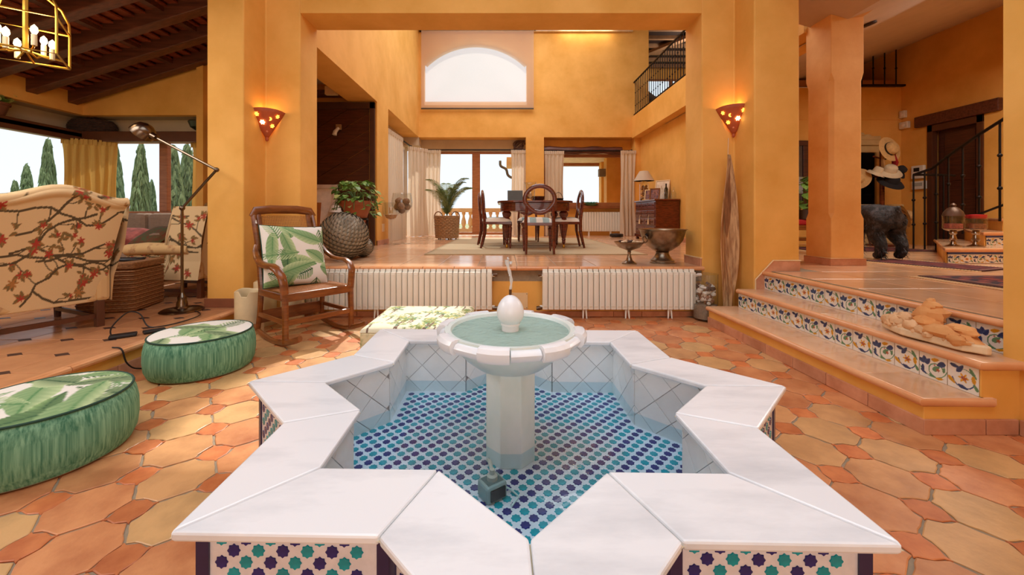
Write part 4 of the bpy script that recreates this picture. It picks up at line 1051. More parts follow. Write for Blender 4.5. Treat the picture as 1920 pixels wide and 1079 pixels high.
# table
tb = thing('dining_table', 'dark mahogany extending dining table with turned fluted legs', 'table', (.51, 7.05, D + .013))
def rrect(a, b, r, n=8):
    o = []
    for cx, cy, s in ((a - r, b - r, 0), (-a + r, b - r, 1), (-a + r, -b + r, 2), (a - r, -b + r, 3)):
        for k in range(n + 1): q = pi / 2 * (s + k / n); o.append((cx + r * cos(q), cy + r * sin(q)))
    return o
MB().prism(rrect(.62, .86, .32), .735, .768).obj('tabletop', MAHOG, tb, bevel=.008)
MB().prism(rrect(.57, .80, .30), .60, .735).obj('apron', MAHOG, tb, bevel=.006)
tl = [(.014, .055), (.022, .075), (.03, .10), (.026, .12), (.034, .135), (.028, .15), (.032, .17), (.060, .34), (.066, .42), (.05, .45), (.062, .47), (.04, .49), (.07, .53), (.075, .57), (.05, .60), (.075, .62), (.075, .65)]
flt = lambda a, i: 1 + (.09 * cos(10 * a) if 6 <= i <= 8 else 0)
lgm = MB().lathe(tl, 40, flute=flt).mesh('leg', MAHOG, True)
csm = MB().lathe([(.017, 0), (.02, .012), (.02, .03), (.013, .058)], 12).mesh('castor', BRASS, True)
for a in (-.465, .465):
    for b in (-.60, .60): lg = link('leg', lgm, tb, (a, b, 0)); link('castor', csm, lg)

# balloon-back dining chair
STRIPE = bpy.data.materials.new('striped_seat'); STRIPE.use_nodes = True
_n = STRIPE.node_tree.nodes; _l = STRIPE.node_tree.links
_w = _n.new('ShaderNodeTexWave'); _w.inputs['Scale'].default_value = 1.75; _w.bands_direction = 'X'; _t = _n.new('ShaderNodeTexCoord'); _r = _n.new('ShaderNodeValToRGB')
_l.new(_t.outputs['Object'], _w.inputs['Vector']); _l.new(_w.outputs['Fac'], _r.inputs[0]); _r.color_ramp.interpolation = 'CONSTANT'
_r.color_ramp.elements[0].color = (*S(226, 218, 204), 1); _r.color_ramp.elements[1].position = .5; _r.color_ramp.elements[1].color = (*S(150, 170, 168), 1)
_l.new(_r.outputs[0], _n['Principled BSDF'].inputs['Base Color']); _n['Principled BSDF'].inputs['Roughness'].default_value = .8
ch = thing('dining_chair', 'balloon-back dining chair with its back to the viewer, nearest of the dining chairs', 'chair', (.49, 5.64, D + .013), 0, 'chairs around the dining table')
hoop = []
for k in range(28):
    a = -pi / 2 + 2 * pi * k / 28; x = .205 * cos(a); z = .745 + .185 * sin(a)
    if sin(a) < -.2: x *= .80 + .20 * (1 + (sin(a) + .2) / .8)
    hoop.append((x, -.235 - .06 * (z - .55), z))
MB().tube(hoop, .026, 8, closed=True, flat=(.8, 1.15)).obj('balloon_back', MAHOG, ch, smooth=True)
MB().tube([(-.15, -.235, .60), (-.06, -.237, .585), (0, -.237, .57), (.06, -.237, .585), (.15, -.235, .60)], [.02, .026, .03, .026, .02], 8, flat=(.6, 1)).obj('carved_rail', MAHOG, ch, smooth=True)
for s in (-1, 1):
    MB().tube([(s * .175, -.245, .66), (s * .185, -.228, .55), (s * .19, -.215, .45), (s * .185, -.22, .25), (s * .19, -.275, 0)], [.02, .022, .025, .022, .017], 8).obj('rear_leg', MAHOG, ch, smooth=True)
    MB().lathe([(.012, 0), (.015, .03), (.02, .06), (.014, .075), (.018, .09), (.03, .30), (.034, .33), (.022, .35), (.032, .37), (.03, .42)], 14, (s * .195, .20, 0)).obj('front_leg', MAHOG, ch, smooth=True)
MB().prism([(-.20, -.225), (.20, -.225), (.235, .225), (-.235, .225)], .385, .43).obj('seat_frame', MAHOG, ch, bevel=.006)
pm = MB(); nn = 14; V = []; F = []
for i in range(nn):
    for j in range(nn):
        a, b = i / (nn - 1) * 2 - 1, j / (nn - 1) * 2 - 1
        V.append((a * (.198 + .034 * (b + 1) / 2), b * .222, .428 + .075 * (1 - a ** 4) ** .5 * (1 - b ** 4) ** .5))
for i in range(nn - 1):
    for j in range(nn - 1): F.append((i * nn + j, (i + 1) * nn + j, (i + 1) * nn + j + 1, i * nn + j + 1))
pm.add(V, F).obj('seat_pad', STRIPE, ch, smooth=True)
for (x, y, rz, lab) in ((-.10, 6.58, -pi / 2, 'nearer dining chair on the left side of the table'), (-.20, 7.34, -pi / 2, 'farther dining chair on the left side of the table, by the palm'),
                        (1.03, 6.60, pi / 2, 'nearer dining chair on the right side of the table'), (1.16, 7.36, pi / 2, 'farther dining chair on the right side of the table'),
                        (.50, 8.22, pi, 'dining chair at the far end of the table, its legs seen between the table legs')):
    dup(ch, (x, y, D + .013), rz, lab)
TT = D + .013 + .768
t = thing('tablet_stand', 'dark grey tablet leaning back on the dining table', 'tablet', (.19, 6.72, TT))
m_ = MB().box((0, 0, .10), (.26, .012, .20), (R(-24), 0, 0)); m_.obj('screen_cover', M('slate_grey', S(74, 78, 76), .5), t, bevel=.004)
MB().box((0, .07, .006), (.24, .13, .012)).obj('base_flap', BLACKP, t)
t = thing('hurricane_vase', 'tall clear glass hurricane vase with a candle on the dining table', 'vase', (.46, 6.95, TT))
MB().lathe([(.085, 0), (.07, .02), (.082, .06), (.085, .30), (.115, .345), (.115, .348), (.082, .30), (.079, .06)], 28).obj('glass', GLASS, t, smooth=True)
MB().lathe([(.035, .065), (.035, .15), (.0, .152)], 16).obj('candle', CREAMT, t, smooth=True)
MB().lathe([(.0, .062), (.075, .062), (.075, .085), (0, .09)], 16).obj('pebble_bed', M('brown_pebbles', S(130, 96, 60), .7, scale=60, var=.4), t)
t = thing('wooden_bowl', 'dark wooden bowl beside the hurricane vase on the dining table', 'bowl', (.62, 7.15, TT))
MB().lathe([(.05, 0), (.06, .005), (.11, .06), (.12, .11), (.112, .11), (.1, .06), (.05, .015), (0, .012)], 24).obj('bowl', WOODD, t, smooth=True)
t = thing('wire_basket', 'small wire basket with a hoop handle at the right end of the dining table', 'basket', (1.0, 7.25, TT))
MB().tube([(.09 * cos(k * pi / 10), 0, .0 + .19 * sin(k * pi / 10)) for k in range(11)], .005, 6).obj('handle', IRON, t, smooth=True)
MB().lathe([(.05, 0), (.085, .05), (.095, .08), (.088, .08), (.05, .01)], 16).obj('basket', IRON, t, smooth=True)

# palm in a wicker basket
WICK = M('wicker', S(136, 102, 70), .8, col2=S(196, 158, 116), scale=26, stretch=(1, 1, 3), bump=.5, bscale=60)
def woven(mb, r0, r1, h, n=36, rows=14):
    for k in range(rows):
        z = h * (k + .5) / rows; r = r0 + (r1 - r0) * k / rows
        mb.tube([((r + (.008 if (j + k) % 2 else -.002)) * cos(2 * pi * j / n), (r + (.008 if (j + k) % 2 else -.002)) * sin(2 * pi * j / n), z) for j in range(n)], h / rows * .56, 5, closed=True)
    return mb
t = thing('potted_palm', 'feathery palm in a wicker basket by the glass doors', 'plant', (-1.33, 9.2, D))
woven(MB(), .25, .285, .52).obj('basket', WICK, t, (0, 0, .03), smooth=True)
MB().lathe([(0, .05), (.25, .05), (.27, .50), (0, .5)], 24).obj('basket_lining', M('wicker_inner', S(70, 48, 32), .9), t)
for k in range(5): MB().tube([(.21 * cos(k * 1.257), .21 * sin(k * 1.257), 0), (.21 * cos(k * 1.257), .21 * sin(k * 1.257), .06)], .014, 8).obj('foot', IRON, t)
for s in (-1, 1): MB().tube([(s * .2 + .09 * cos(a), 0, .54 + .10 * sin(a)) for a in np.linspace(0, pi, 9)], .014, 6).obj('handle', WICK, t, smooth=True)
PALM = M('palm_green', S(104, 130, 78), .6, col2=S(158, 176, 118), scale=12)
rs = random.Random(5)
for k in range(17):
    a = rs.uniform(0, 6.28); reach = rs.uniform(.15, .62); H = rs.uniform(.9, 1.4); P = []
    for i in range(13):
        q = i / 12; P.append(Vector((reach * q ** 1.6 * cos(a), reach * q ** 1.6 * sin(a), .48 + H * (q - .32 * q ** 3))))
    m = MB().tube(P, [.008 - .005 * i / 12 for i in range(13)], 5); sd = Vector((-sin(a), cos(a), 0))
    for i in range(4, 40):
        q = i / 40; f = q * 12; i0 = min(11, int(f)); p0 = P[i0].lerp(P[i0 + 1], f - i0); tg = (P[i0 + 1] - P[i0]).normalized(); ln = .26 * sin(pi * min(1, .12 + q * .8)) + .03
        for s in (-1, 1):
            d = (sd * s * .8 + tg * .75 + Vector((0, 0, .05))).normalized(); w_ = tg * .0055; tip = p0 + d * ln - Vector((0, 0, .22 * ln))
            md = p0 + d * ln * .5; m.add([p0 - w_, p0 + w_, md + w_ * 1.3, tip, md - w_ * 1.3], [(0, 1, 2, 3, 4)])
    m.obj('frond', PALM, t)

# curtains
def curtain(name, lab, loc, width, h, rz, folds, mat, amp=.05, gather=.5, gz=.25, lean=0.0, seed=0, heading=True):
    t = thing(name, lab, 'curtain', loc, rz)
    nu, nv = folds * 12 + 1, 26; V = []; rs = random.Random(seed); ph = [rs.uniform(-.6, .6) for _ in range(5)]
    for j in range(nv):
        q = j / (nv - 1); z = h * (1 - q)
        for i in range(nu):
            u_ = i / (nu - 1); wv = width * (1 - .10 * sin(pi * q) * gather)
            x = (u_ - .5) * wv + lean * q * q + .012 * sin(q * 6 + u_ * 9)
            y = amp * (.55 + .6 * q) * (cos(u_ * folds * 2 * pi + ph[0] + .5 * sin(q * 4 + ph[1])) + .35 * cos(u_ * folds * 4 * pi + ph[2]))
            if q < .05: y *= .6
            V.append((x, y, z + (.014 * cos(u_ * folds * 4 * pi) if j == 0 else 0)))
    F = [(j * nu + i, j * nu + i + 1, (j + 1) * nu + i + 1, (j + 1) * nu + i) for j in range(nv - 1) for i in range(nu - 1)]
    MB().add(V, F).obj('cloth', mat, t, smooth=True, ang=80)
    if heading:
        hd = MB()
        for i in range(folds * 2): hd.bb((i + .2) / folds / 2 * width - width / 2, -.03, h - .08, (i + .8) / folds / 2 * width - width / 2, -.024, h + .004)
        hd.obj('pleated_heading', mat, t)
    return t
ZR = 2.88
def rod(name, lab, a, b, r=.02):
    t = thing(name, lab, 'curtain rod', a); d = Vector(b) - Vector(a)
    MB().tube([(0, 0, 0), d], r, 10).obj('rod', IRON, t, smooth=True)
    for p_ in (Vector((0, 0, 0)), d): MB().ball(p_, r * 1.8, 10, 8).obj('finial', IRON, t, smooth=True)
rod('curtain_rod', 'dark curtain rod over the glass doors', (-2.25, 10.78, ZR), (.85, 10.78, ZR))
rod('curtain_rod', 'dark curtain rod over the right dining window', (1.06, 10.74, ZR - .03), (3.47, 10.74, ZR - .03))
rod('curtain_rod', 'dark curtain rod along the left glass wall', (-2.50, 7.95, ZR + .06), (-2.50, 10.6, ZR + .06))
H_ = ZR - D - .03
curtain('curtain', 'cream curtain nearest the viewer on the left glass wall, beside the big wine glasses', (-2.42, 8.72, D + .01), 1.15, H_ + .04, pi / 2 - .04, 8, CURT, .07, seed=1)
curtain('sheer_curtain', 'white sheer curtain on the left glass wall', (-2.6, 9.5, D + .01), 1.5, H_, pi / 2, 9, SHEER, .03, seed=2)
curtain('curtain', 'cream curtain in the corner on the left glass wall', (-2.27, 10.46, D + .01), .62, H_ + .02, pi / 4 + .1, 5, CURT, .06, seed=3)
curtain('curtain', 'cream curtain in the corner left of the glass doors, behind the palm', (-1.98, 10.72, D + .01), .52, H_, 0, 5, CURT, .05, seed=4)
curtain('curtain', 'cream curtain right of the glass doors', (.42, 10.72, D + .01), .46, H_, 0, 5, CURT, .045, seed=5)
curtain('curtain', 'cream curtain left of the dining window', (1.36, 10.70, D + .01), .54, H_ - .03, 0, 5, CURT, .045, seed=6)
curtain('curtain', 'cream curtain right of the dining window, behind the table lamp', (3.35, 10.62, D + .01), .42, H_ - .03, 0, 4, CURT, .045, seed=7)
t = thing('rough_beam', 'rough dark timber beam over the dining window', 'beam', (2.22, 10.86, 2.78))
P = [(x, .02 * sin(x * 3), .10 + .012 * sin(x * 5)) for x in np.linspace(-1.13, 1.02, 14)]
MB().tube(P, [.10 + .012 * sin(k * 1.7) for k in range(14)], 10).obj('timber', BEAMW, t, smooth=True)
t = thing('driftwood_knot', 'dark twisted driftwood knot above the curtain right of the glass doors', 'driftwood', (.42, 10.83, 2.90))
for k in range(4):
    MB().tube([(.16 * cos(a) * (1 - .1 * k), .02 * k, .13 + .11 * sin(a + k)) for a in np.linspace(0, 5.4, 14)], .024, 6).obj('twist', M('driftwood', S(84, 58, 44), .9, scale=20), t, smooth=True)

# roller blind on the arched window, its cassette rail
t = thing('roller_blind', 'white roller blind lowered over the arched high window', 'blind', (-.715, 10.55, 3.93))
MB().add([(-1.50, 0, .03), (1.51, 0, .03), (1.51, 0, 2.12), (-1.50, 0, 2.12)], [(0, 1, 2, 3)]).obj('fabric', Mcloth('blind_fabric', S(230, 214, 198), .44, .42), t)
MB().bb(-1.50, -.015, 0, 1.51, .015, .035).obj('bottom_bar', M('blind_bar', S(74, 66, 58), .4), t, bevel=.004)
MB().bb(-1.55, -.02, 2.10, -1.51, .08, 2.2).obj('bracket', IRON, t); MB().bb(1.52, -.02, 2.10, 1.56, .08, 2.2).obj('bracket', IRON, t)
t = thing('blind_rail', 'long white cassette rail high on the back wall', 'rail', (-.75, 10.6, 6.02))
MB().bb(-1.45, -.05, 0, 4.2, .03, .11).obj('cassette', M('painted_rail', S(222, 200, 168), .4), t, bevel=.006)
t = thing('track_light', 'strip of spotlights on the rail end of the back wall', 'light', (2.3, 10.5, 6.14))
MB().tube([(-.8, 0, .04), (.9, 0, .04)], .03, 8).obj('strip', WHITEP, t)
lamp('gallery_fill', 'POINT', (6.2, 13.2, 6.3), 60, (1, .9, .75), .2)  # added fill to bring out the joists; no fitting hangs there
lamp('rail_glow', 'AREA', (2.2, 10.45, 6.05), 4.5, (1, .8, .5), 1.4, .1, (R(25), 0, 0))

# gallery railing
gr = thing('gallery_railing', 'black iron railing along the upper gallery', 'railing', (3.50, 0, 3.74))
MB().tube([(0, 4.7, .93), (0, 10.62, .93)], .022, 8).obj('handrail', IRON, gr, smooth=True); MB().tube([(0, 4.7, .06), (0, 10.62, .06)], .016, 8).obj('bottom_rail', IRON, gr)
bm_ = MB().tube([(0, 0, 0), (0, 0, .93)], .009, 6); [bm_.ball((0, 0, z), .018, 8, 6) for z in (.28, .62)]
bme = bm_.mesh('baluster', IRON, True)
for k in range(46): link('baluster', bme, gr, (0, 4.75 + k * .128, 0))
ac = thing('gallery_armchair', 'dark armchair behind the gallery railing', 'armchair', (5.0, 13.4, 3.74), R(10))
DKF = M('dark_upholstery', S(62, 48, 42), .9)
MB().bb(-.4, -.4, .15, .4, .4, .48).obj('seat', DKF, ac, bevel=.04); MB().tube([(-.4, .35, 1.25), (0, .35, 1.55), (.4, .35, 1.25)], .2, 10, flat=(.7, 1)).bb(-.42, .25, .3, .42, .45, 1.3).obj('backrest', DKF, ac, smooth=True)
for s in (-1, 1):
    MB().bb(s * .46 - .08, -.4, .15, s * .46 + .08, .4, .7).obj('arm', DKF, ac, bevel=.04)
    for b in (-.33, .33): MB().tube([(s * .33, b, 0), (s * .33, b, .17)], .025, 8).obj('leg', WOODD, ac)

# chest of drawers and what stands on it
cd = thing('chest_of_drawers', 'mahogany chest of drawers with tasselled keys against the right dining wall', 'chest', (3.42, 8.85, D))
# front faces -x
MB().bb(-.26, -.62, .10, .24, .62, .86).obj('carcass', MAHOG, cd, bevel=.006); MB().bb(-.29, -.65, .86, .25, .65, .895).obj('top', MAHOG, cd, bevel=.01)
MB().bb(-.285, -.64, .06, .25, .64, .13).obj('plinth', MAHOG, cd, bevel=.008)
for a in (-.24, .19):
    for b in (-.56, .56): MB().lathe([(.03, 0), (.045, .02), (.03, .05), (.05, .065)], 12, (a, b, 0)).obj('bun_foot', MAHOG, cd, smooth=True)
kn = MB().tube([(0, 0, 0), (-.02, 0, 0), (-.03, 0, 0)], [.008, .01, .016], 10).mesh('knob', WOODD, True)
for z, hh, cols in ((.70, .14, 3), (.52, .15, 3), (.34, .15, 2), (.15, .17, 2)):
    for k in range(cols):
        w_ = 1.2 / cols; y0 = -.6 + k * w_
        dr = MB().bb(-.275, y0 + .01, z, -.25, y0 + w_ - .01, z + hh - .01).obj('drawer', MAHOG, cd, bevel=.006)
        for q in (.28, .72): link('knob', kn, dr, (-.275, y0 + w_ * q, z + hh / 2))
for y in (-.3, .25):
    MB().tube([(-.28, y, .56), (-.295, y, .52), (-.295, y, .47)], .004, 6).lathe([(.006, .475), (.014, .45), (.024, .36), (0, .355)], 12, (-.295, y, 0)).obj('tassel', CREAMT, cd, smooth=True)
ZC = D + .895
t = thing('table_lamp', 'table lamp with a white shade and a glass jar base of shells', 'lamp', (3.29, 9.28, ZC))
MB().lathe([(.10, 0), (.10, .40), (.07, .44), (.07, .46)], 20).obj('jar', GLASS, t, smooth=True)
sh = MB(); rs = random.Random(2)
for k in range(40): sh.ball((rs.uniform(-.06, .06), rs.uniform(-.06, .06), rs.uniform(.03, .36)), rs.uniform(.018, .032), 8, 6)
stuff(sh.obj('shells', M('shells', S(170, 120, 76), .6, scale=20, var=.5), t, smooth=True))
MB().tube([(0, 0, .44), (0, 0, .56)], .012, 8).obj('stem', BRASS, t)
MB().lathe([(.235, .47), (.10, .70), (.098, .70), (.232, .47)], 32).obj('lamp_shade', Mcloth('lamp_shade', S(240, 226, 206), .4), t, smooth=True)
def pframe(lab, loc, w_, h_, rz, mat, pic):
    t = thing('photo_frame', lab, 'picture frame', loc, rz)
    m = MB(); b = .022
    for q in ((-w_ / 2, 0, w_ / 2, b), (-w_ / 2, h_ - b, w_ / 2, h_), (-w_ / 2, b, -w_ / 2 + b, h_ - b), (w_ / 2 - b, b, w_ / 2, h_ - b)): m.bb(q[0], -.012, q[1], q[2], .012, q[3])
    m.xf(Matrix.Rotation(R(-12), 4, 'X')).obj('frame', mat, t); MB().bb(-w_ / 2 + b, -.003, b, w_ / 2 - b, .01, h_ - b).xf(Matrix.Rotation(R(-12), 4, 'X')).obj('picture', pic, t)
    MB().tube([(0, .01, h_ * .7), (0, h_ * .35, .004)], .006, 6).obj('strut', mat, t)
PH1 = M('photo_dim', S(86, 74, 96), .2, col2=S(170, 120, 110), scale=22); PH2 = M('photo_pale', S(206, 190, 170), .2, col2=S(240, 226, 206), scale=8)
pframe('small cream-framed photo in front of the lamp on the chest', (3.27, 8.92, ZC), .20, .25, R(-40), CREAMT, PH1)
pframe('small wood-framed photo, right of the cream one on the chest', (3.30, 8.66, ZC), .22, .26, R(-40), CHWOOD, PH1)
pframe('large pale picture frame at the back of the chest', (3.50, 8.80, ZC), .34, .46, R(-50), CREAMT, PH2)
t = thing('wine_bottle', 'dark wine bottle behind the photo frames on the chest', 'bottle', (3.50, 8.52, ZC))
MB().lathe([(.04, 0), (.04, .22), (.015, .28), (.015, .34)], 16).obj('bottle', M('dark_glass', S(30, 28, 20), .1), t, smooth=True); MB().lathe([(.0165, .30), (.0165, .345), (0, .345)], 12).obj('foil_cap', BLACKP, t)
for k, (x, y, h_, lab) in enumerate(((3.42, 8.38, .22, 'short square glass decanter, left of the crystal on the chest'), (3.50, 8.36, .34, 'tallest glass decanter with a stopper on the chest'), (3.56, 8.28, .26, 'round glass decanter nearest the right end of the chest'))):
    t = thing('decanter', lab, 'decanter', (x, y, ZC)); MB().lathe([(.05, 0), (.052, h_ * .45), (.018, h_ * .7), (.022, h_ * .78)], 14).obj('decanter_body', GLASS, t, smooth=True); MB().ball((0, 0, h_ * .88), (.022, .022, h_ * .1), 10, 8).obj('stopper', GLASS, t, smooth=True)
t = thing('robot_vacuum', 'black round robot vacuum on the floor below the window radiator', 'vacuum', (2.88, 10.1, D))
MB().lathe([(.16, .012), (.17, .03), (.17, .075), (.155, .088), (0, .09)], 32).obj('shell', BLACKP, t, smooth=True); MB().lathe([(.05, .089), (.05, .097), (0, .097)], 20).obj('turret', M('grey_disc', S(90, 90, 92), .3), t)
for s in (-.1, .1): MB().tube([(s, -.01, .03), (s, .01, .03)], .03, 10).obj('wheel', BLACKP, t)
t = thing('succulent_dish', 'green succulent in a shallow dish on the dining window sill', 'plant', (2.42, 10.95, 1.36))
MB().lathe([(.12, 0), (.2, .05), (.19, .05), (.1, .015)], 20).obj('dish', M('green_dish', S(72, 120, 84), .3), t, smooth=True)
for k in range(18):
    a = k * 2.4; r = .02 + .008 * k
    MB().tube([(r * .3 * cos(a), r * .3 * sin(a), .04), (r * cos(a), r * sin(a), .09), (r * 1.5 * cos(a), r * 1.5 * sin(a), .10)], [.012, .016, .003], 6).obj('leaf', M('succulent', S(92, 140, 104), .5), t, smooth=True)

# front edge: two pewter bowls
t = thing('pewter_bowl', 'large pewter wine cooler bowl with ring handles at the step edge', 'bowl', (1.79, 4.46, D))
MB().lathe([(.135, 0), (.138, .012), (.125, .02), (.128, .035), (.105, .05), (.085, .075), (.07, .105), (.068, .12), (.075, .125), (.068, .13), (.11, .15), (.175, .20), (.215, .26), (.236, .33), (.245, .372), (.262, .378), (.262, .384), (.238, .380), (.21, .27), (.15, .19), (0, .155)], 48).obj('bowl', PEWTER, t, smooth=True, ang=60)
for s, q in ((-1, R(205)), (1, R(25))):
    ex, ey = .238 * cos(q), .238 * sin(q); d = Vector((cos(q), sin(q), 0)); sd = Vector((-sin(q), cos(q), 0))
    m = MB().ball((ex, ey, .315), .02, 10, 8); c0 = Vector((ex, ey, .275)) + d * .02
    rgp = [c0 + sd * .036 * cos(a) + Vector((0, 0, .036 * sin(a))) for a in np.linspace(0, 2 * pi, 17)[:-1]]
    m.obj('lug', IRON, t, smooth=True); MB().tube(rgp, .007, 8, closed=True).obj('ring_handle', PEWTER, t, smooth=True)
t = thing('pewter_compote', 'small footed pewter dish of potpourri left of the large bowl', 'bowl', (1.39, 4.38, D))
MB().lathe([(.078, 0), (.08, .01), (.06, .02), (.035, .04), (.022, .08), (.016, .12), (.022, .13), (.016, .14), (.03, .15), (.11, .18), (.15, .225), (.163, .24), (.163, .245), (.14, .225), (.06, .175), (0, .17)], 40).obj('dish', PEWTER, t, smooth=True, ang=60)
rs = random.Random(8)
pp = [MB(), MB()]
for k in range(34):
    a, r = rs.uniform(0, 6.28), .12 * rs.random() ** .5; pp[k % 2].ball((r * cos(a), r * sin(a), .225 + rs.uniform(0, .03)), (rs.uniform(.015, .03), rs.uniform(.012, .025), .012), 8, 6, .4, k)
stuff(pp[0].obj('dark_seeds', M('dark_seed', S(64, 36, 24), .5), t, smooth=True)); stuff(pp[1].obj('pale_shells', M('pale_shell', S(214, 180, 140), .4), t, smooth=True))

# scaled ball sculptures
SCALE = M('bronze_scale', S(118, 112, 98), .5, metal=.2, col2=S(160, 152, 134), scale=9)
def scaleball(lab, loc, r, rows, tilt):
    t = thing('scaled_ball', lab, 'sculpture', loc)
    MB().ball((0, 0, 0), r * .955, 36, 24).obj('core', SCALE, t, smooth=True)
    m = MB(); Mt = Matrix.Rotation(tilt, 4, 'Y') @ Matrix.Rotation(.3, 4, 'X')
    for i in range(1, rows):
        th = pi * i / rows; n = max(3, int(2 * pi * sin(th) * rows / pi * 1.0))
        for j in range(n):
            a = 2 * pi * (j + .5 * (i % 2)) / n; nr = Vector((sin(th) * cos(a), sin(th) * sin(a), cos(th))); e1 = Vector((-sin(a), cos(a), 0)); e2 = nr.cross(e1)
            w_ = r * pi / rows * .56; c0 = nr * r * .955
            P = [c0 - e1 * w_ * .95 - e2 * w_ * .9, c0 + e1 * w_ * .95 - e2 * w_ * .9, c0 + e1 * w_ * .8 + e2 * w_ * .7 + nr * r * .05, c0 + e2 * w_ * 1.35 + nr * r * .085, c0 - e1 * w_ * .8 + e2 * w_ * .7 + nr * r * .05, c0 + nr * r * .075]
            m.add([Mt @ q for q in P], [(0, 1, 5), (1, 2, 5), (2, 3, 5), (3, 4, 5), (4, 0, 5)])
    stuff(m.obj('scales', SCALE, t)); return t
scaleball('large ball sculpture with overlapping grey scales behind the rocking chair', (-1.95, 4.80, D + .287), .284, 19, .5)
scaleball('small scaled ball beside the large scaled ball', (-1.83, 5.12, D + .132), .128, 12, 1.2)

# potted plant on its stand behind the balls
t = thing('potted_pothos', 'bushy variegated pothos in a tapered terracotta pot on a dark stand', 'plant', (-2.24, 6.0, D))
MB().lathe([(.11, .40), (.2, .66), (.245, .70), (.25, .76), (.235, .76), (.22, .7), (0, .70)], 32).obj('pot', M('plain_terracotta', S(164, 92, 58), .6, var=.12), t, smooth=True)
MB().lathe([(.155, .47), (.165, .47), (.165, .50), (.155, .50)], 24).obj('ring', IRON, t)
for k in range(3):
    a = k * 2.094 + .4; MB().tube([(.16 * cos(a), .16 * sin(a), .49), (.13 * cos(a), .13 * sin(a), .2), (.2 * cos(a), .2 * sin(a), 0)], .012, 6).obj('stand_leg', IRON, t, smooth=True)
LEAFG = M('pothos_green', S(74, 124, 46), .4, col2=S(142, 180, 90), scale=8, rnd=.3); LEAFY = M('pothos_cream', S(170, 184, 110), .4, rnd=.2)
lm = MB(); Lp = []
for s in (0, .12, .3, .5, .7, .88, 1): 
    w_ = .42 * sin(pi * s ** .62) ** .9 if 0 < s < 1 else 0; z_ = .10 * s - .22 * s * s; lm.v += [(s, -w_, z_ + .10 * w_), (s, 0, z_), (s, w_, z_ + .10 * w_)]
for k in range(6): o = 3 * k; lm.f += [(o, o + 3, o + 4, o + 1), (o + 1, o + 4, o + 5, o + 2)]
lgr, lcr = lm.mesh('leaf', LEAFG, True), lm.mesh('leaf', LEAFY, True)
rs = random.Random(12)
for k in range(230):
    a = rs.uniform(0, 6.28); el = rs.uniform(-.5, 1.4); r = rs.uniform(.2, .36)
    pos = Vector((r * cos(a) * cos(el * .8), r * sin(a) * cos(el * .8), .80 + .26 * sin(el) + (0 if el > 0 else el * .3)))
    link('leaf', lcr if k % 5 == 0 else lgr, t, pos, (rs.uniform(-.5, .5), rs.uniform(-.3, .9), a + rs.uniform(-.5, .5)), (rs.uniform(.06, .105),) * 3)
stm = MB()
for k in range(14):
    a = k * .45; stm.tube([(0, 0, .72), (.12 * cos(a), .12 * sin(a), .9), (.27 * cos(a), .27 * sin(a), .84), (.32 * cos(a), .32 * sin(a), .62)], .006, 5)
stuff(stm.obj('stems', M('stem_green', S(84, 118, 56), .6), t))
# giant wine glasses
def wineglass(lab, loc, h, r, base, fill=None):
    t = thing('giant_wine_glass', lab, 'glass', loc)
    MB().lathe([(base, 0), (base, .006), (.02, .02), (.012, .06), (.010, h * .5), (.016, h * .56), (r * .55, h * .62), (r * .95, h * .74), (r, h * .82), (r * .86, h), (r * .85, h), (r * .985, h * .82), (r * .93, h * .745), (r * .5, h * .63), (0, h * .585)], 36).obj('glass_body', GLASS, t, smooth=True)
    return t
w1 = wineglass('giant wine glass holding a candle, left one by the curtain', (-2.16, 7.55, D), .80, .165, .15)
MB().lathe([(.035, .585), (.035, .70), (0, .70)], 14).obj('candle', CREAMT, w1, smooth=True); MB().lathe([(.02, .475), (.085, .50), (.12, .56), (0, .565)], 20).obj('sand', M('sand', S(190, 150, 110), .9, scale=60, var=.3), w1)
w2 = wineglass('giant wine glass filled with brown balls, right one by the curtain', (-1.98, 7.66, D), .98, .20, .16)
for k, (x, y, z, r) in enumerate([(0, 0, .66, .075), (.09, .04, .72, .07), (-.09, .03, .72, .075), (.01, -.1, .73, .07), (.0, .09, .76, .07), (-.05, -.03, .82, .075), (.09, -.04, .82, .07)]):
    MB().ball((x, y, z), r, 14, 10, .12, k).obj('wicker_ball', M('brown_ball', S(116, 84, 62), .8, col2=S(160, 126, 98), scale=24, rnd=.3), w2, smooth=True)
t = thing('wall_plate', 'cream blank switch plate on the ochre wall by the curtain', 'plate', (-2.30, 7.50, 0))
MB().bb(0, -.08, .77, .008, .08, .92).obj('plate', CREAMT, t, bevel=.002); MB().bb(.008, -.05, .80, .011, .05, .89).obj('rocker', CREAMT, t)
# side room: framed print, lamp shade, wall spot, shelf
t = thing('framed_print', 'white-framed print leaning in the side room behind the rocking chair', 'picture', (-3.35, 6.85, D))
m = MB()
for q in ((-.4, 0, .4, .07), (-.4, 1.03, .4, 1.10), (-.4, .07, -.33, 1.03), (.33, .07, .4, 1.03)): m.bb(q[0], -.02, q[1], q[2], .02, q[3])
m.xf(Matrix.Rotation(R(-8), 4, 'X')).obj('frame', M('white_frame', S(206, 190, 178), .5), t, bevel=.004)
MB().bb(-.33, 0, .07, .33, .01, 1.03).xf(Matrix.Rotation(R(-8), 4, 'X')).obj('mount', M('mount_card', S(224, 214, 202), .8), t)
MB().bb(-.2, -.004, .28, .13, 0, .78).xf(Matrix.Rotation(R(-8), 4, 'X')).obj('print', M('orange_print', S(150, 84, 36), .7, col2=S(188, 116, 54), scale=3), t)
t = thing('side_lamp', 'small lamp with a white shade beside the framed print', 'lamp', (-2.95, 6.9, D))
MB().tube([(0, 0, .02), (0, 0, .62)], .012, 8).obj('stem', IRON, t); MB().lathe([(.1, 0), (.1, .02), (.01, .04)], 16).obj('base', IRON, t)
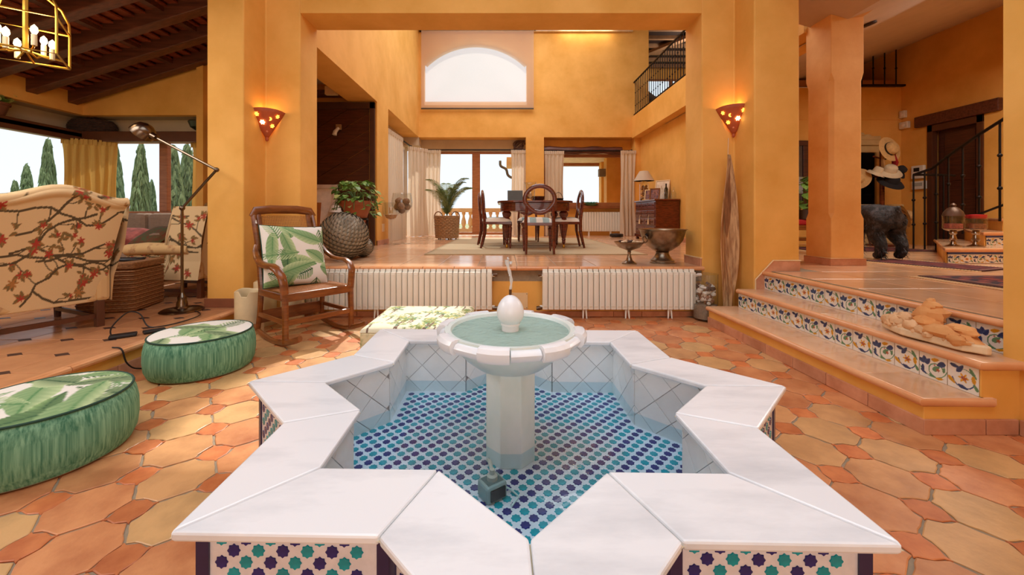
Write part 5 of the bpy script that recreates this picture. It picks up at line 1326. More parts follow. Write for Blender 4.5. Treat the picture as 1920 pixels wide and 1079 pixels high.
MB().lathe([(.115, .60), (.075, .72), (.073, .72), (.112, .60)], 20).obj('lamp_shade', WHITEP, t, smooth=True)
t = thing('wall_spot', 'small two-headed wall spotlight on the dark panelled door', 'light', (-2.98, 7.13, 2.62))
MB().bb(-.05, -.03, .0, .05, .0, .10).obj('mount', M('spot_metal', S(150, 124, 92), .4), t, bevel=.004); MB().tube([(0, -.03, .03), (-.03, -.09, -.05), (-.04, -.10, -.11)], [.025, .035, .04], 12).obj('spot_head', WHITEP, t, smooth=True)
t = thing('bulkhead_shelf', 'dark shelf with a small white bracket high in the side room', 'shelf', (-3.3, 7.0, 3.2))
MB().bb(-.9, -.15, 0, .45, .12, .06).obj('board', WOODD, t); MB().bb(.22, -.22, -.04, .42, -.14, .10).obj('bracket', CREAMT, t)
# ================================================================ FOUNTAIN HALL THINGS
SCON = M('sconce_clay', S(176, 84, 46), .7, var=.1, scale=20)
GLOW = M('lit_opening', (1, .55, .08), .5, emit=(1.0, .52, .06), es=2.6, var=.05)
GLOWH = M('lit_bulb_opening', (1, .8, .4), .5, emit=(1.0, .72, .30), es=9, var=.05)
def sconce(lab, loc, rz, mir):
    t = thing('wall_sconce', lab, 'wall lamp', loc, rz, 'terracotta corner sconces')
    V = []; F = []; n = 17; rows = 9
    for i in range(rows):
        q = i / (rows - 1)
        for j in range(n):
            a = R(-72 + 144 * j / (n - 1)); r = .165 * q + .012
            V.append((r * sin(a), -(r * cos(a)) * .9 + .0, -.29 + .27 * q + .012 * q * cos(a * 1.2)))
    for i in range(rows - 1):
        for j in range(n - 1): F.append((i * n + j, i * n + j + 1, (i + 1) * n + j + 1, (i + 1) * n + j))
    o = MB().add(V, F).obj('shell', SCON, t, smooth=True); sd = o.modifiers.new('thick', 'SOLIDIFY'); sd.thickness = .008; sd.offset = -1
    MB().ball((0, -.012, -.30), (.017, .017, .024), 12, 8).obj('drop', SCON, t, smooth=True); MB().ball((0, -.075, -.232), .011, 10, 8).obj('button', M('sconce_button', S(214, 130, 92), .5), t, smooth=True)
    def hole(q, deg, r, nm, pts, mat=GLOW):
        a = R(deg * mir); rr = .165 * q + .012 + .004; c = Vector((rr * sin(a), -rr * cos(a) * .9, -.29 + .27 * q)); nr = Vector((sin(a), -cos(a) * 1.1, -.5)).normalized(); e1 = Vector((cos(a), sin(a), 0)); e2 = e1.cross(nr)
        if e2.z < 0: e2 = -e2
        P = [c + nr * .004 + e1 * x * r * mir + e2 * y * r for x, y in pts]
        MB().add([c + nr * .005] + P, [(0, 1 + k, 1 + (k + 1) % len(P)) for k in range(len(P))]).obj(nm, mat, t)
    fl_ = [((1 + .22 * cos(6 * a)) * cos(a), (1 + .22 * cos(6 * a)) * sin(a)) for a in np.linspace(0, 2 * pi, 37)[:-1]]
    mo = [(cos(a), sin(a)) for a in np.linspace(-1.9, 1.9, 12)] + [(.62 * cos(a) - .12 + .0, .78 * sin(a)) for a in np.linspace(1.75, -1.75, 10)]
    hole(.82, -36, .021, 'flower_opening', fl_); hole(.80, 38, .019, 'flower_opening', fl_); hole(.55, -22, .021, 'flower_opening', fl_, GLOWH); hole(.45, 30, .019, 'flower_opening', fl_)
    a = R(8 * mir); 
    m_ = [(x * 1.0, y) for x, y in mo]; hole(.68, 12, .019, 'moon_opening', [(x - .2, y) for x, y in m_])
    b = lamp('sconce_bulb', 'POINT', (0, -.05, -.02), .8, (1, .55, .16), .03); b.parent = t
    MB().ball((0, -.05, -.06), (.018, .018, .03), 10, 8).obj('bulb', M('lit_bulb', (1, .8, .5), .5, emit=(1, .66, .25), es=18), t, smooth=True)
    return t
sconce('lit terracotta sconce with flower and moon cut-outs on the left pillar', (-2.475, 4.12, 2.16), R(32), 1)
sconce('lit terracotta sconce with flower and moon cut-outs above the dried palm sheath', (2.40, 4.125, 2.20), R(-32), -1)
t = thing('sconce_cable', 'thin pale cable running down the wall from the right sconce', 'cable', (2.36, 4.15, 0))
MB().tube([(0, 0, 1.88), (-.01, 0, 1.4), (-.03, 0, .95), (-.035, 0, .6)], .005, 6).obj('cable', CREAMT, t)
# dried palm sheath
t = thing('palm_sheath', 'tall dried brown palm sheath standing against the right pillar', 'dried plant', (2.255, 3.98, 0), R(8))
V = []; F = []; n = 11; rows = 30
scx = lambda q: .06 * sin(q * 2.6) - .02 + .010 * sin(q * 8)
swd = lambda q: .014 + .085 * max(0, sin(pi * min(1, q) ** .9)) ** 1.1
for i in range(rows):
    q = i / (rows - 1)
    for j in range(n):
        s = j / (n - 1) * 2 - 1; V.append((scx(q) + s * swd(q), .07 * (1 - s * s) * swd(q) / .1 + .004 * sin(s * 14 + q * 5), 1.68 * q))
for i in range(rows - 1):
    for j in range(n - 1): F.append((i * n + j, i * n + j + 1, (i + 1) * n + j + 1, (i + 1) * n + j))
SHEATH = M('dried_sheath', S(150, 104, 64), .7, col2=S(214, 172, 122), scale=9, stretch=(6, 6, .5))
o = MB().add(V, F).obj('sheath', SHEATH, t, smooth=True); o.modifiers.new('thick', 'SOLIDIFY').thickness = .006
P = [(scx(q) - .46 * swd(q) * max(.03, sin(pi * (q - .49) / .45)), .048 * swd(q) / .1, 1.68 * q) for q in np.linspace(.5, .93, 12)] + [(scx(q) + .46 * swd(q) * max(.03, sin(pi * (q - .49) / .45)), .048 * swd(q) / .1, 1.68 * q) for q in np.linspace(.93, .5, 12)]
MB().add(P, [(k, k + 1, 22 - k, 23 - k) for k in range(11)]).obj('inner_fold', M('sheath_dark', S(112, 72, 44), .8, col2=S(160, 112, 70), scale=8, stretch=(6, 6, .5)), t)
MB().tube([(.02, .0, 0), (.03, -.01, .3), (.0, 0, .6)], [.02, .018, .008], 8).obj('stalk', SHEATH, t, smooth=True)
# glass cylinder of shells
t = thing('shell_vase', 'clear glass cylinder vase full of white shells by the right radiator', 'vase', (2.055, 4.03, 0))
MB().lathe([(.105, .0), (.118, .02), (.12, .47), (.117, .47), (.113, .025), (0, .02)], 36).obj('glass', GLASS, t, smooth=True)
MB().lathe([(0, .021), (.108, .021), (.108, .16), (0, .17)], 24).obj('sand', M('grey_sand', S(150, 132, 112), .9, scale=80, var=.2), t)
rs = random.Random(4)
SH = [M('white_shell', S(232, 224, 212), .4, scale=30), M('brown_shell', S(150, 104, 74), .5, scale=20), M('dark_seed_pod', S(92, 66, 52), .7, scale=20)]
for k in range(64):
    a, r = rs.uniform(0, 6.28), .088 * rs.random() ** .5; z = rs.uniform(.18, .34); sz = rs.uniform(.014, .03)
    MB().ball((r * cos(a), r * sin(a), z), (sz, sz * rs.uniform(.7, 1), sz * rs.uniform(.6, 1)), 8, 6, .6, k).obj('shell', SH[0 if k % 3 else (1 if z < .28 else 2)], t, smooth=True)
for k in range(10):
    a = k * 2.1; MB().tube([(.06 * cos(a), .06 * sin(a), .31), (.085 * cos(a + .4), .085 * sin(a + .4), .345), (.06 * cos(a + .9), .06 * sin(a + .9), .37)], .012, 6).obj('pod', SH[2], t, smooth=True)
# cream pots beside the chair
def stump(lab, loc, r, h, rz):
    t = thing('ceramic_stump', lab, 'pot', loc, rz); V = []; F = []; n = 32
    prof = [(r * 1.02, 0), (r, .02), (r * .99, h * .5), (r, h), (r * .93, h + .003), (r * .86, h - .01), (r * .84, h * .5), (0, h * .45)]
    for j in range(n):
        a = 2 * pi * j / n; notch = -.05 if abs(a - 5.0) < .3 else 0
        for i, (q, z) in enumerate(prof): V.append((q * cos(a), q * sin(a), z + (notch + .008 * sin(3 * a) if 2 < i < 6 else 0)))
    k = len(prof)
    for j in range(n):
        for i in range(k - 1): F.append((j * k + i, ((j + 1) % n) * k + i, ((j + 1) % n) * k + i + 1, j * k + i + 1))
    MB().add(V, F).obj('pot_body', CREAMC, t, smooth=True, ang=60); MB().lathe([(r * .84, h * .62), (0, h * .64)], 24).obj('dark_inside', M('dark_disc', S(44, 38, 40), .9), t)  # dark disc across the inside of the pot
stump('cream ceramic stump pot with a notched rim left of the rocking chair', (-2.31, 3.58, 0), .115, .385, 0)
stump('cream ceramic stump pot behind the rocking chair legs, middle of three', (-2.10, 3.92, 0), .105, .40, .8)
stump('small cream ceramic pot behind the rocking chair, nearest the radiator', (-2.34, 3.87, 0), .10, .42, 2.0)
# cable on the left step
t = thing('extension_cord', 'black cord with an inline switch looped on the left step edge', 'cord', (-2.62, 2.9, L))
MB().tube(spline([(-.40, .75, .01), (-.22, .72, .01), (-.06, .58, .012), (-.02, .40, .012), (-.06, .22, .012), (-.12, .14, .03), (-.24, .20, .11), (-.30, .16, .13), (-.28, .02, .06), (-.2, -.06, .014), (-.14, -.04, .016)]), .005, 6).obj('cord', BLACKP, t, smooth=True)
MB().tube(spline([(.04, -.3, .012), (.10, -.3, .0), (.118, -.28, -.1), (.13, -.2, -L + .012), (.2, -.05, -L + .008)]), .005, 6).obj('loose_end', BLACKP, t, smooth=True)
MB().box((-.14, -.04, .014), (.07, .15, .024), (0, 0, R(-50))).obj('switch', BLACKP, t, bevel=.008); MB().box((-.02, .08, .014), (.06, .13, .022), (0, 0, R(-40))).obj('plug_block', BLACKP, t, bevel=.008)

# rocky carving on the middle step: stones and a stepped mound on a flat slab
rc_ = thing('stone_carving', 'sand-coloured stone carving of rounded rocks on a flat slab upon the middle step', 'sculpture', (2.395, 2.235, 2 * L), R(1))
SAND = M('sandstone', S(206, 160, 112), .85, col2=S(226, 186, 142), scale=7, rnd=.12, bump=.3, bscale=30)
SAND2 = M('sandstone_warm', S(206, 138, 76), .85, col2=S(222, 164, 104), scale=6, rnd=.1, bump=.3, bscale=24)
P = [];
for k in range(22):
    a = 2 * pi * k / 22; P.append((.088 * cos(a) * (1 + .12 * sin(5 * a)), .262 * sin(a) * (1 + .05 * sin(7 * a)) - .02))
MB().prism(P, .010, .052).obj('slab', M('pale_slab', S(222, 196, 158), .85, scale=8, bump=.3), rc_, bevel=.008)
MB().bb(-.04, -.16, 0, .05, -.05, .013).bb(-.03, .06, 0, .05, .18, .013).obj('wedge', SAND, rc_)
rs = random.Random(9)
def rock(x, y, z, r, m=SAND, nm='rock', k=[0]):
    k[0] += 1; MB().ball((x, y, z), r, 14, 10, .35, k[0]).obj(nm, m, rc_, smooth=True)
MB().ball((.01, -.11, .045), (.065, .15, .06), 16, 12, .3, 3).obj('mound', SAND2, rc_, smooth=True)
rock(.02, .0, .145, (.062, .075, .055), SAND2); rock(.02, -.01, .19, (.035, .042, .03), SAND2, 'upper_rock'); rock(.02, -.005, .222, (.018, .02, .016), SAND2, 'top_rock'); rock(-.02, -.02, .105, (.052, .06, .042), SAND2)
rock(-.045, -.10, .075, (.04, .095, .035), SAND2, 'ledge'); rock(-.055, -.19, .058, (.03, .05, .028), SAND2, 'ledge'); rock(.01, -.16, .10, (.04, .07, .028), SAND2, 'ledge')
for x, y, z, r in ((-.055, .02, .075, .034), (-.062, -.03, .062, .026), (-.03, .08, .095, .028), (-.05, .09, .07, .024), (.0, .12, .09, .034), (-.04, .13, .075, .03), (.02, .17, .08, .03), (-.03, .19, .07, .026), (.01, .215, .065, .022), (-.06, .15, .055, .018),
                   (-.068, .07, .05, .018), (-.072, -.005, .05, .017), (-.07, -.07, .05, .02), (-.06, .11, .052, .016), (.05, .08, .10, .03), (.045, .14, .09, .026)):
    rock(x, y, z, (r * 1.25, r * 1.35, r * 1.15))
pb = MB()
for k in range(120):
    y = rs.uniform(-.24, .23); x = rs.uniform(-.08, .06) * (1 - (y / .27) ** 2) ** .5; pb.ball((x, y, .045 + rs.uniform(0, .012)), rs.uniform(.006, .013), 6, 4, .4, k)
stuff(pb.obj('pebbles', SAND, rc_, smooth=True))

# ================================================================ SITTING ROOM THINGS
def wingchair(name, lab, loc, rz, seed):
    """faces +x; rear of the back looks towards -x"""
    t = thing(name, lab, 'armchair', loc, rz, 'chintz wing chairs')
    nu, nv = 150, 150; u, v = grid(nu, nv); b = 2 * u - 1
    hw = .30 + .065 * v ** 1.5; zb, zt = .20, 1.02 + .085 * np.cos(b * 1.75) ** 2 - .03
    z = zb + (zt - zb) * v; y = -b * hw; x = -.36 - .20 * v ** 1.2 - .03 * (1 - b * b) * (v > 0)
    roll = np.clip((v - .93) / .07, 0, 1); x = x - .02 * np.sin(roll * pi)
    painted('back_panel', np.stack([x, y, z], 1), chintz(u * .95, v, seed, n=1.4), nu, nv, FABRIC, t, flip=False)
    CH = M('chintz_plain', S(206, 168, 116), .9, col2=S(150, 96, 60), scale=9, ramp=(.55, .72), bump=.1)
    m = MB(); n = 15; V = []; F = []                      # padded front of the back
    for i in range(n):
        q = i / (n - 1); w_ = .29 + .065 * q ** 1.5; top = 0
        for j in range(n):
            bb_ = j / (n - 1) * 2 - 1; zt_ = .99 + .085 * cos(bb_ * 1.75) ** 2; V.append((-.355 - .20 * q ** 1.2 + (.13 * sin(pi * min(1, q * .9 + .1)) ** .5) * (1 - bb_ ** 6), bb_ * w_, .20 + (zt_ - .20) * q))
    for i in range(n - 1):
        for j in range(n - 1): F.append((i * n + j, i * n + j + 1, (i + 1) * n + j + 1, (i + 1) * n + j))
    m.add(V, F).obj('backrest', CH, t, smooth=True)
    P = [(-.565 - .0, bb_ * .36, .985 + .085 * cos(bb_ * 1.75) ** 2) for bb_ in np.linspace(-1.02, 1.02, 15)]
    uu, vv = grid(60, 16); Pc = np.array(P); idx = uu * 14; i0 = np.minimum(13, idx.astype(int)); fr = (idx - i0)[:, None]; cen = Pc[i0] * (1 - fr) + Pc[i0 + 1] * fr
    a = vv * 2 * pi; painted('top_roll', cen + np.stack([.045 * np.cos(a) + .02, 0 * a, .038 * np.sin(a)], 1), chintz(uu, vv * .35 + .3, seed + 3, n=1.2), 60, 16, FABRIC, t)
    for s in (-1, 1):
        # side: wing and arm as one shaped panel, printed
        nu2, nv2 = 110, 110; u, v = grid(nu2, nv2); xx = -.40 + u * .84
        ztop = np.where(u < .40, .985 - .0 * u, np.where(u < .47, .985 - (u - .40) / .07 * .45, .535 - .02 * np.cos(u * 5)))
        zz = .20 + (ztop - .20) * v; xx = xx - .17 * np.clip((zz - .2) / .8, 0, 1) ** 1.2 * np.clip(1 - u * 1.1, 0, 1)
        yy = s * (.335 + .045 * np.clip((zz - .4) / .25, 0, 1) + .0 * u)
        painted('side_panel', np.stack([xx, yy, zz], 1), chintz(u * .9, v * .9, seed + 7 + s, n=1.2), nu2, nv2, FABRIC, t, flip=(s > 0))
        m = MB(); m.bb(-.40, min(s * .24, s * .333), .20, .43, max(s * .24, s * .333), .52).obj('arm_body', CH, t, bevel=.03)
        m = MB().tube([(-.3, s * .32, .53), (.2, s * .325, .53), (.44, s * .33, .515)], [.06, .068, .06], 12); m.obj('arm_roll', CH, t, smooth=True)
        m = MB().prism([(-.52, .94), (-.18, .90), (-.14, .58), (-.40, .52)], min(s * .25, s * .345), max(s * .25, s * .345)).xf(Matrix(((1, 0, 0, 0), (0, 0, 1, 0), (0, 1, 0, 0), (0, 0, 0, 1)))); m.obj('wing', CH, t, bevel=.03, fix=True)
        MB().tube([(.36, s * .28, .21), (.37, s * .285, 0)], [.03, .022], 8).obj('leg', WOODD, t); MB().box((-.37, s * .27, .10), (.05, .05, .22)).obj('leg', M('chair_leg_wood', S(88, 48, 28), .4), t, bevel=.004)
        MB().box((0, s * .275, .075), (.72, .025, .03)).obj('side_stretcher', WOODD, t)
    MB().box((-.36, 0, .085), (.025, .54, .035)).obj('rear_stretcher', M('chair_leg_wood', S(88, 48, 28), .4), t)
    MB().bb(-.38, -.30, .20, .42, .30, .34).obj('seat_frame', CH, t, bevel=.02); MB().bb(-.30, -.25, .34, .44, .25, .46).obj('seat_cushion', CH, t, bevel=.04)
    return t
wingchair('wing_chair', 'large chintz wing chair seen from behind at the left edge', (-3.68, 3.05, L), R(157), 3)
wingchair('wing_chair', 'chintz wing chair in side view next to the yellow pillar', (-3.60, 4.55, L), R(174), 31)
# sofa under the windows
so_ = thing('sofa', 'grey-beige upholstered sofa under the back window', 'sofa', (-4.95, 5.62, L))
SOF = M('sofa_fabric', S(150, 126, 106), .9, var=.08, scale=20)
MB().bb(-1.0, -.45, .10, .45, .35, .40).obj('base', SOF, so_, bevel=.03)
for k in range(2): MB().bb(-.78 + k * .52, .12, .38, -.27 + k * .52, .36, .93).obj('back_cushion', SOF, so_, bevel=.07); MB().bb(-.78 + k * .52, -.45, .40, -.27 + k * .52, .12, .53).obj('seat_cushion', SOF, so_, bevel=.05)
for x in (-.98, .27): MB().bb(x, -.46, .10, x + .18, .34, .66).obj('arm', SOF, so_, bevel=.05)
for a in (-.9, .36):
    for b in (-.38, .28): MB().tube([(a, b, 0), (a, b, .11)], .025, 8).obj('leg', WOODD, so_)
def blockpillow(name, lab, loc, rot, mat):
    t = thing(name, lab, 'cushion', loc); m = MB(); n = 12; V = []; F = []
    for sgn in (1, -1):
        o = len(V)
        for i in range(n):
            for j in range(n):
                a, b = i / (n - 1) * 2 - 1, j / (n - 1) * 2 - 1; V.append((a * .22, b * .22, sgn * .07 * ((1 - a ** 4) * (1 - b ** 4)) ** .5))
        for i in range(n - 1):
            for j in range(n - 1): F.append(tuple((o + i * n + j, o + (i + 1) * n + j, o + (i + 1) * n + j + 1, o + i * n + j + 1))[::sgn])
    m.add(V, F).xf(Matrix.Rotation(rot[2], 4, 'Z') @ Matrix.Rotation(rot[0], 4, 'X')).obj('cover', mat, t, smooth=True)
    MB().tube([(x * .22, y * .22, 0) for x, y in ((-1, -1), (1, -1), (1, 1), (-1, 1))], .007, 6, closed=True).xf(Matrix.Rotation(rot[2], 4, 'Z') @ Matrix.Rotation(rot[0], 4, 'X')).obj('piping', mat, t)
blockpillow('sofa_cushion', 'red cushion on the sofa, left of the green one', (-5.12, 5.30, L + .60), (R(25), 0, .2), M('red_cloth', S(140, 62, 52), .9, scale=14, var=.3))
blockpillow('sofa_cushion', 'green patterned cushion on the sofa', (-4.66, 5.28, L + .61), (R(30), 0, -.2), M('green_cloth', S(74, 92, 52), .9, col2=S(120, 60, 40), scale=14))
# wicker trunk with a tray
tr = thing('wicker_trunk', 'brown wicker trunk between the two wing chairs', 'trunk', (-3.66, 3.79, L), R(14))
WICK2 = M('brown_wicker', S(116, 72, 36), .7, col2=S(160, 108, 60), scale=40, stretch=(1, 1, 2.5), bump=.5, bscale=80)
m = MB(); 
for k in range(20):
    z = .02 + k * .0185
    q = rrect(.215 + (k % 2) * .004, .235 + (k % 2) * .004, .03, 3); m.tube([(x, y, z) for x, y in q], .0125, 5, closed=True)
m.obj('woven_body', WICK2, tr, smooth=True); MB().prism(rrect(.205, .225, .02, 2), 0, .39).obj('lining', WICK2, tr)
MB().prism(rrect(.228, .248, .03, 3), .392, .455).obj('lid', WICK2, tr, bevel=.012)
t = thing('black_tray', 'small black tray on the wicker trunk', 'tray', (-3.70, 3.79, L + .455)); MB().bb(-.16, -.11, 0, .16, .11, .008).obj('tray_base', BLACKP, t, bevel=.004)
m = MB(); m.tube([(x * .16, y * .11, .014) for x, y in ((-1, -1), (1, -1), (1, 1), (-1, 1))], .006, 6, closed=True).obj('rim', BLACKP, t)
# floor lamp
fl_ = thing('floor_lamp', 'jointed nickel floor lamp with a dome head beside the left step', 'lamp', (-2.985, 3.66, L))
MB().lathe([(.168, 0), (.17, .008), (.15, .022), (.06, .03), (.045, .045), (.042, .08), (.034, .10), (.036, .13), (.022, .15), (.012, .17)], 40).obj('base', STEEL, fl_, smooth=True)
MB().tube([(0, 0, .15), (0, 0, .945)], .012, 10).obj('pole', STEEL, fl_, smooth=True)
J0, J1, J2 = Vector((0, 0, .955)), Vector((.32, -.0, 1.31)), Vector((-.22, -.02, 1.60))
MB().ball(J0, .024, 12, 8).obj('lower_joint', STEEL, fl_, smooth=True); MB().tube([J0, J1], .012, 8).obj('lower_arm', STEEL, fl_, smooth=True)
MB().ball(J1, .022, 12, 8).obj('elbow', STEEL, fl_, smooth=True); MB().tube([J1, J2], .012, 8).obj('upper_arm', STEEL, fl_, smooth=True)
d = (J2 - J1).normalized(); MB().tube([J2, J2 + d * .06], [.03, .034], 14).obj('lamp_socket', STEEL, fl_, smooth=True)
hd = MB().lathe([(.0, .085), (.045, .078), (.08, .055), (.100, .015), (.108, -.04), (.104, -.04), (.096, .012), (.076, .05), (.03, .072)], 28)
hd.xf(Matrix.Translation(J2 + d * .13) @ Matrix.Rotation(R(46), 4, 'Y') @ Matrix.Scale(.9, 4)).obj('dome_head', STEEL, fl_, smooth=True)
# gold curtain and things on the cornice
curtain('gold_curtain', 'gold curtain hanging in the corner between the left windows', (-6.28, 5.98, L + .02), .62, 2.02, R(28), 6, GOLDC, .06, seed=11)
curtain('gold_curtain', 'gold curtain at the right end of the back window, by the yellow pillar', (-4.76, 6.2, L + .02), .30, 2.02, 0, 3, GOLDC, .04, seed=12)
t = thing('pot_plant', 'terracotta pot with a low yellow-green plant on the left cornice', 'plant', (-6.6, 5.08, 2.33))
MB().lathe([(.10, 0), (.15, .17), (.165, .17), (.165, .20), (.14, .20), (0, .17)], 20).obj('pot', M('brown_pot', S(112, 66, 44), .7), t, smooth=True)
rs = random.Random(3)
for k in range(46): a, r = rs.uniform(0, 6.28), rs.uniform(.04, .24); link('leaf', lcr if k % 2 else lgr, t, (r * cos(a) * .5, r * sin(a) * .6, .20 + rs.uniform(0, .10)), (rs.uniform(-.5, .5), rs.uniform(-.9, .1), a), (.13,) * 3)
t = thing('dark_basket', 'dark oval woven basket on the cornice above the gold curtain', 'basket', (-6.42, 6.16, 2.33), R(20))
m = MB()
for k in range(9): m.tube([(.30 * cos(a) * (.72 + .28 * sin(pi * (k + 1) / 10)), .10 * sin(a), .02 + k * .024) for a in np.linspace(0, 2 * pi, 25)[:-1]], .016, 5, closed=True)
m.obj('woven_body', M('dark_wicker', S(66, 46, 38), .9, scale=30, var=.3), t, smooth=True)
MB().tube([(-.24, 0, .2), (0, 0, .27), (.24, 0, .2)], .015, 6).obj('handle', M('dark_wicker', S(66, 46, 38), .9), t, smooth=True)
t = thing('dark_vase', 'small dark green footed vase on the cornice by the yellow pillar', 'vase', (-4.78, 6.2, 2.33))
MB().lathe([(.07, 0), (.05, .03), (.03, .06), (.12, .12), (.15, .2), (.14, .22), (.1, .2), (0, .19)], 24).obj('vase_body', M('dark_green_glaze', S(44, 50, 34), .4), t, smooth=True)
t = thing('gilt_ornament', 'small gilt ornament on the cornice at the left edge', 'ornament', (-6.6, 4.62, 2.33))
MB().lathe([(.05, 0), (.03, .05), (.10, .15), (.06, .26), (.015, .3)], 16).obj('ornament_body', M('dull_gilt', S(150, 104, 50), .5, metal=.4), t, smooth=True)
# lantern chandelier
cl = thing('lantern_chandelier', 'lit brass lantern chandelier hanging under the dark beams', 'chandelier', (-4.0, 3.3, 2.40), R(38))
m = .215; fr = lambda pts, nm, r=.010: MB().tube(pts, r, 6).obj(nm, BRASS, cl, smooth=True)
cr = [(m, m), (-m, m), (-m, -m), (m, -m)]
for z in (.0, .30): MB().tube([(x, y, z) for x, y in cr], .012, 6, closed=True).obj('square_frame', BRASS, cl)
for x, y in cr: fr([(x, y, 0), (x, y, .30), (x * .98, y * .98, .40), (x * .8, y * .8, .50), (x * .4, y * .4, .565), (.0, .0, .60)], 'corner_bar')
fr([(0, 0, .03), (0, 0, .60)], 'stem', .018); fr([(0, 0, .60), (0, 0, 1.3)], 'chain', .008)
for x, y in ((m, 0), (-m, 0), (0, m), (0, -m)): fr([(x, y, 0), (0, 0, .04)], 'brace', .008)
bulb = MB().lathe([(.0, .0), (.012, .004), (.024, .03), (.02, .06), (.0, .085)], 12).mesh('bulb', M('warm_bulb', (1, .85, .6), .4, emit=(1, .76, .42), es=5), True)
cnd = MB().lathe([(.018, -.09), (.018, 0), (.0, .0)], 10).mesh('candle_tube', CREAMC, True)
for k in range(6):
    a = k * pi / 3; z = .12 if k % 2 else .06; p_ = (.15 * cos(a), .15 * sin(a), z + .03)
    ar = fr([(0, 0, .05), (.09 * cos(a), .09 * sin(a), .015), (.15 * cos(a), .15 * sin(a), z - .06)], 'arm', .008); link('candle_tube', cnd, ar, p_); link('bulb', bulb, ar, p_)
lamp('chandelier_light', 'POINT', (-4.0, 3.3, 2.56), 14, (1, .72, .4), .15)

# ================================================================ HALL THINGS
co = thing('column', 'orange stuccoed square column with chamfered corners on the hall floor', 'column', (3.66, 4.38, D))
def oct(w, c): return [(w, -w + c), (w, w - c), (w - c, w), (-w + c, w), (-w, w - c), (-w, -w + c), (-w + c, -w), (w - c, -w)]
w_ = .175; V = []
for z, cc in ((.0, .004), (.50, .004), (.56, .035), (1.98, .035), (2.06, .004), (2.7, .004)): V += [(x, y, z) for x, y in oct(w_, cc)]
F = [(i * 8 + k, i * 8 + (k + 1) % 8, (i + 1) * 8 + (k + 1) % 8, (i + 1) * 8 + k) for i in range(5) for k in range(8)]
MB().add(V, F).obj('shaft', COLM, co, fix=True)
MB().bb(-.19, -.19, 0, .19, .19, .075).obj('skirting', SKIRT, co, bevel=.003); MB().tube([(x * .192, y * .192, .078) for x, y in ((-1, -1), (1, -1), (1, 1), (-1, 1))], .006, 6, closed=True).obj('bead', CREAMT, co)
t = thing('downlight', 'small lit recessed downlight in the hall ceiling beside the column', 'light', (4.33, 4.68, 3.338), 0)
MB().lathe([(.055, -.012), (.07, -.012), (.07, .01), (.05, .01)], 20).xf(Matrix.Rotation(R(-16.5), 4, 'Y')).obj('ring', M('downlight_ring', S(60, 44, 36), .4, metal=.6), t, smooth=True)
MB().lathe([(.05, -.004), (0, -.004)], 16).xf(Matrix.Rotation(R(-16.5), 4, 'Y')).obj('lens', M('downlight_lens', (1, .8, .4), .4, emit=(1, .68, .25), es=12), t)
# oriental rugs
def orug(u, v, seed):
    rgb = np.tile(lin((96, 34, 34)), (len(u), 1)); e = np.minimum(np.minimum(u, 1 - u) * 1.0, np.minimum(v, 1 - v) * 1.6)
    pat = np.sin(u * 31 + 2 * np.sin(v * 9)) * np.sin(v * 22 + np.sin(u * 13)); rgb[pat > .35] = lin((56, 36, 52)); rgb[pat < -.55] = lin((150, 60, 46))
    b = (e > .05) & (e < .16); rgb[b] = lin((58, 38, 50)); rgb[b & (np.sin(u * 60) * np.sin(v * 40) > .2)] = lin((150, 66, 56)); rgb[(e > .05) & (e < .062)] = lin((180, 140, 116)); rgb[e < .05] = lin((74, 30, 32))
    return rgb
def rugthing(lab, cx, cy, sx, sy, rz):
    t = thing('oriental_rug', lab, 'rug', (cx, cy, D), rz); u, v = grid(130, 90)
    painted('pile', np.stack([(u - .5) * sx, (v - .5) * sy, u * 0 + .011], 1), orug(u, v, 1), 130, 90, RUGP, t)
    MB().bb(-sx / 2, -sy / 2, .001, sx / 2, sy / 2, .0095).obj('backing', M('dark_backing', S(70, 34, 34), .9), t); f = MB()
    for s in (-1, 1):
        for k in range(40): y = -sy / 2 + sy * (k + .5) / 40; f.bb(s * (sx / 2 + .045) - .045, y - .006, .002, s * (sx / 2 + .045) + .045, y + .006, .006)
    stuff(f.obj('fringe', CREAMT, t))
rugthing('dark red oriental rug across the hall floor, nearest the steps', 4.52, 3.0, 1.85, .86, 0)
rugthing('dark red oriental rug under the black dog', 4.62, 4.27, .55, .95, R(20))
rugthing('reddish rug at the back of the hall behind the dog', 5.6, 6.3, 1.9, .8, 0)
# hall stairs at the far right
hs = thing('hall_staircase', 'tiled first steps of a staircase at the right end of the hall', 'stairs', (0, 0, D))
for k, (x0, y0, z, xb) in enumerate(((4.86, 4.34, .17, 6.75), (5.75, 4.72, .335, 7.2), (6.45, 5.1, .5, 7.5))):
    q = lambda o: [(x0 + o, y0 + o), (7.68, y0 + o), (7.68, 6.2), (xb + o, 6.2)]
    MB().prism(q(.035), z - .17 if k else 0, z - .02).obj('step_body', WALL, hs)
    MB().prism(q(.02), z - .03, z).obj('tread_tile', GTILE, hs); MB().tube([(xb + .02, 6.2, z - .02), (x0 + .02, y0 + .02, z - .02), (7.68, y0 + .02, z - .02)], .021, 8).obj('nosing', NOSE, hs, smooth=True)
    MB().bb(x0 + .05, y0 + .022, z - .062, 7.68, y0 + .04, z - .035).obj('blue_band', M('blue_tile', S(40, 60, 120), .3), hs)
    for q in range(14):
        x = x0 + .05 + q * .14
        if x < 7.5: link('riser_tile', TM[q % 2], hs, (x, y0 + .026, z - .165), None, (1.06, 1, .76))
rl = thing('stair_railing', 'black iron stair railing rising to the right before the dark doorway', 'railing', (0, 0, D))
RP = [Vector(p) for p in ((6.62, 6.38, 1.20), (6.72, 6.2, 1.28), (6.35, 5.6, 1.42), (6.1, 5.1, 1.56), (5.9, 4.6, 1.71), (5.72, 4.2, 1.85))]
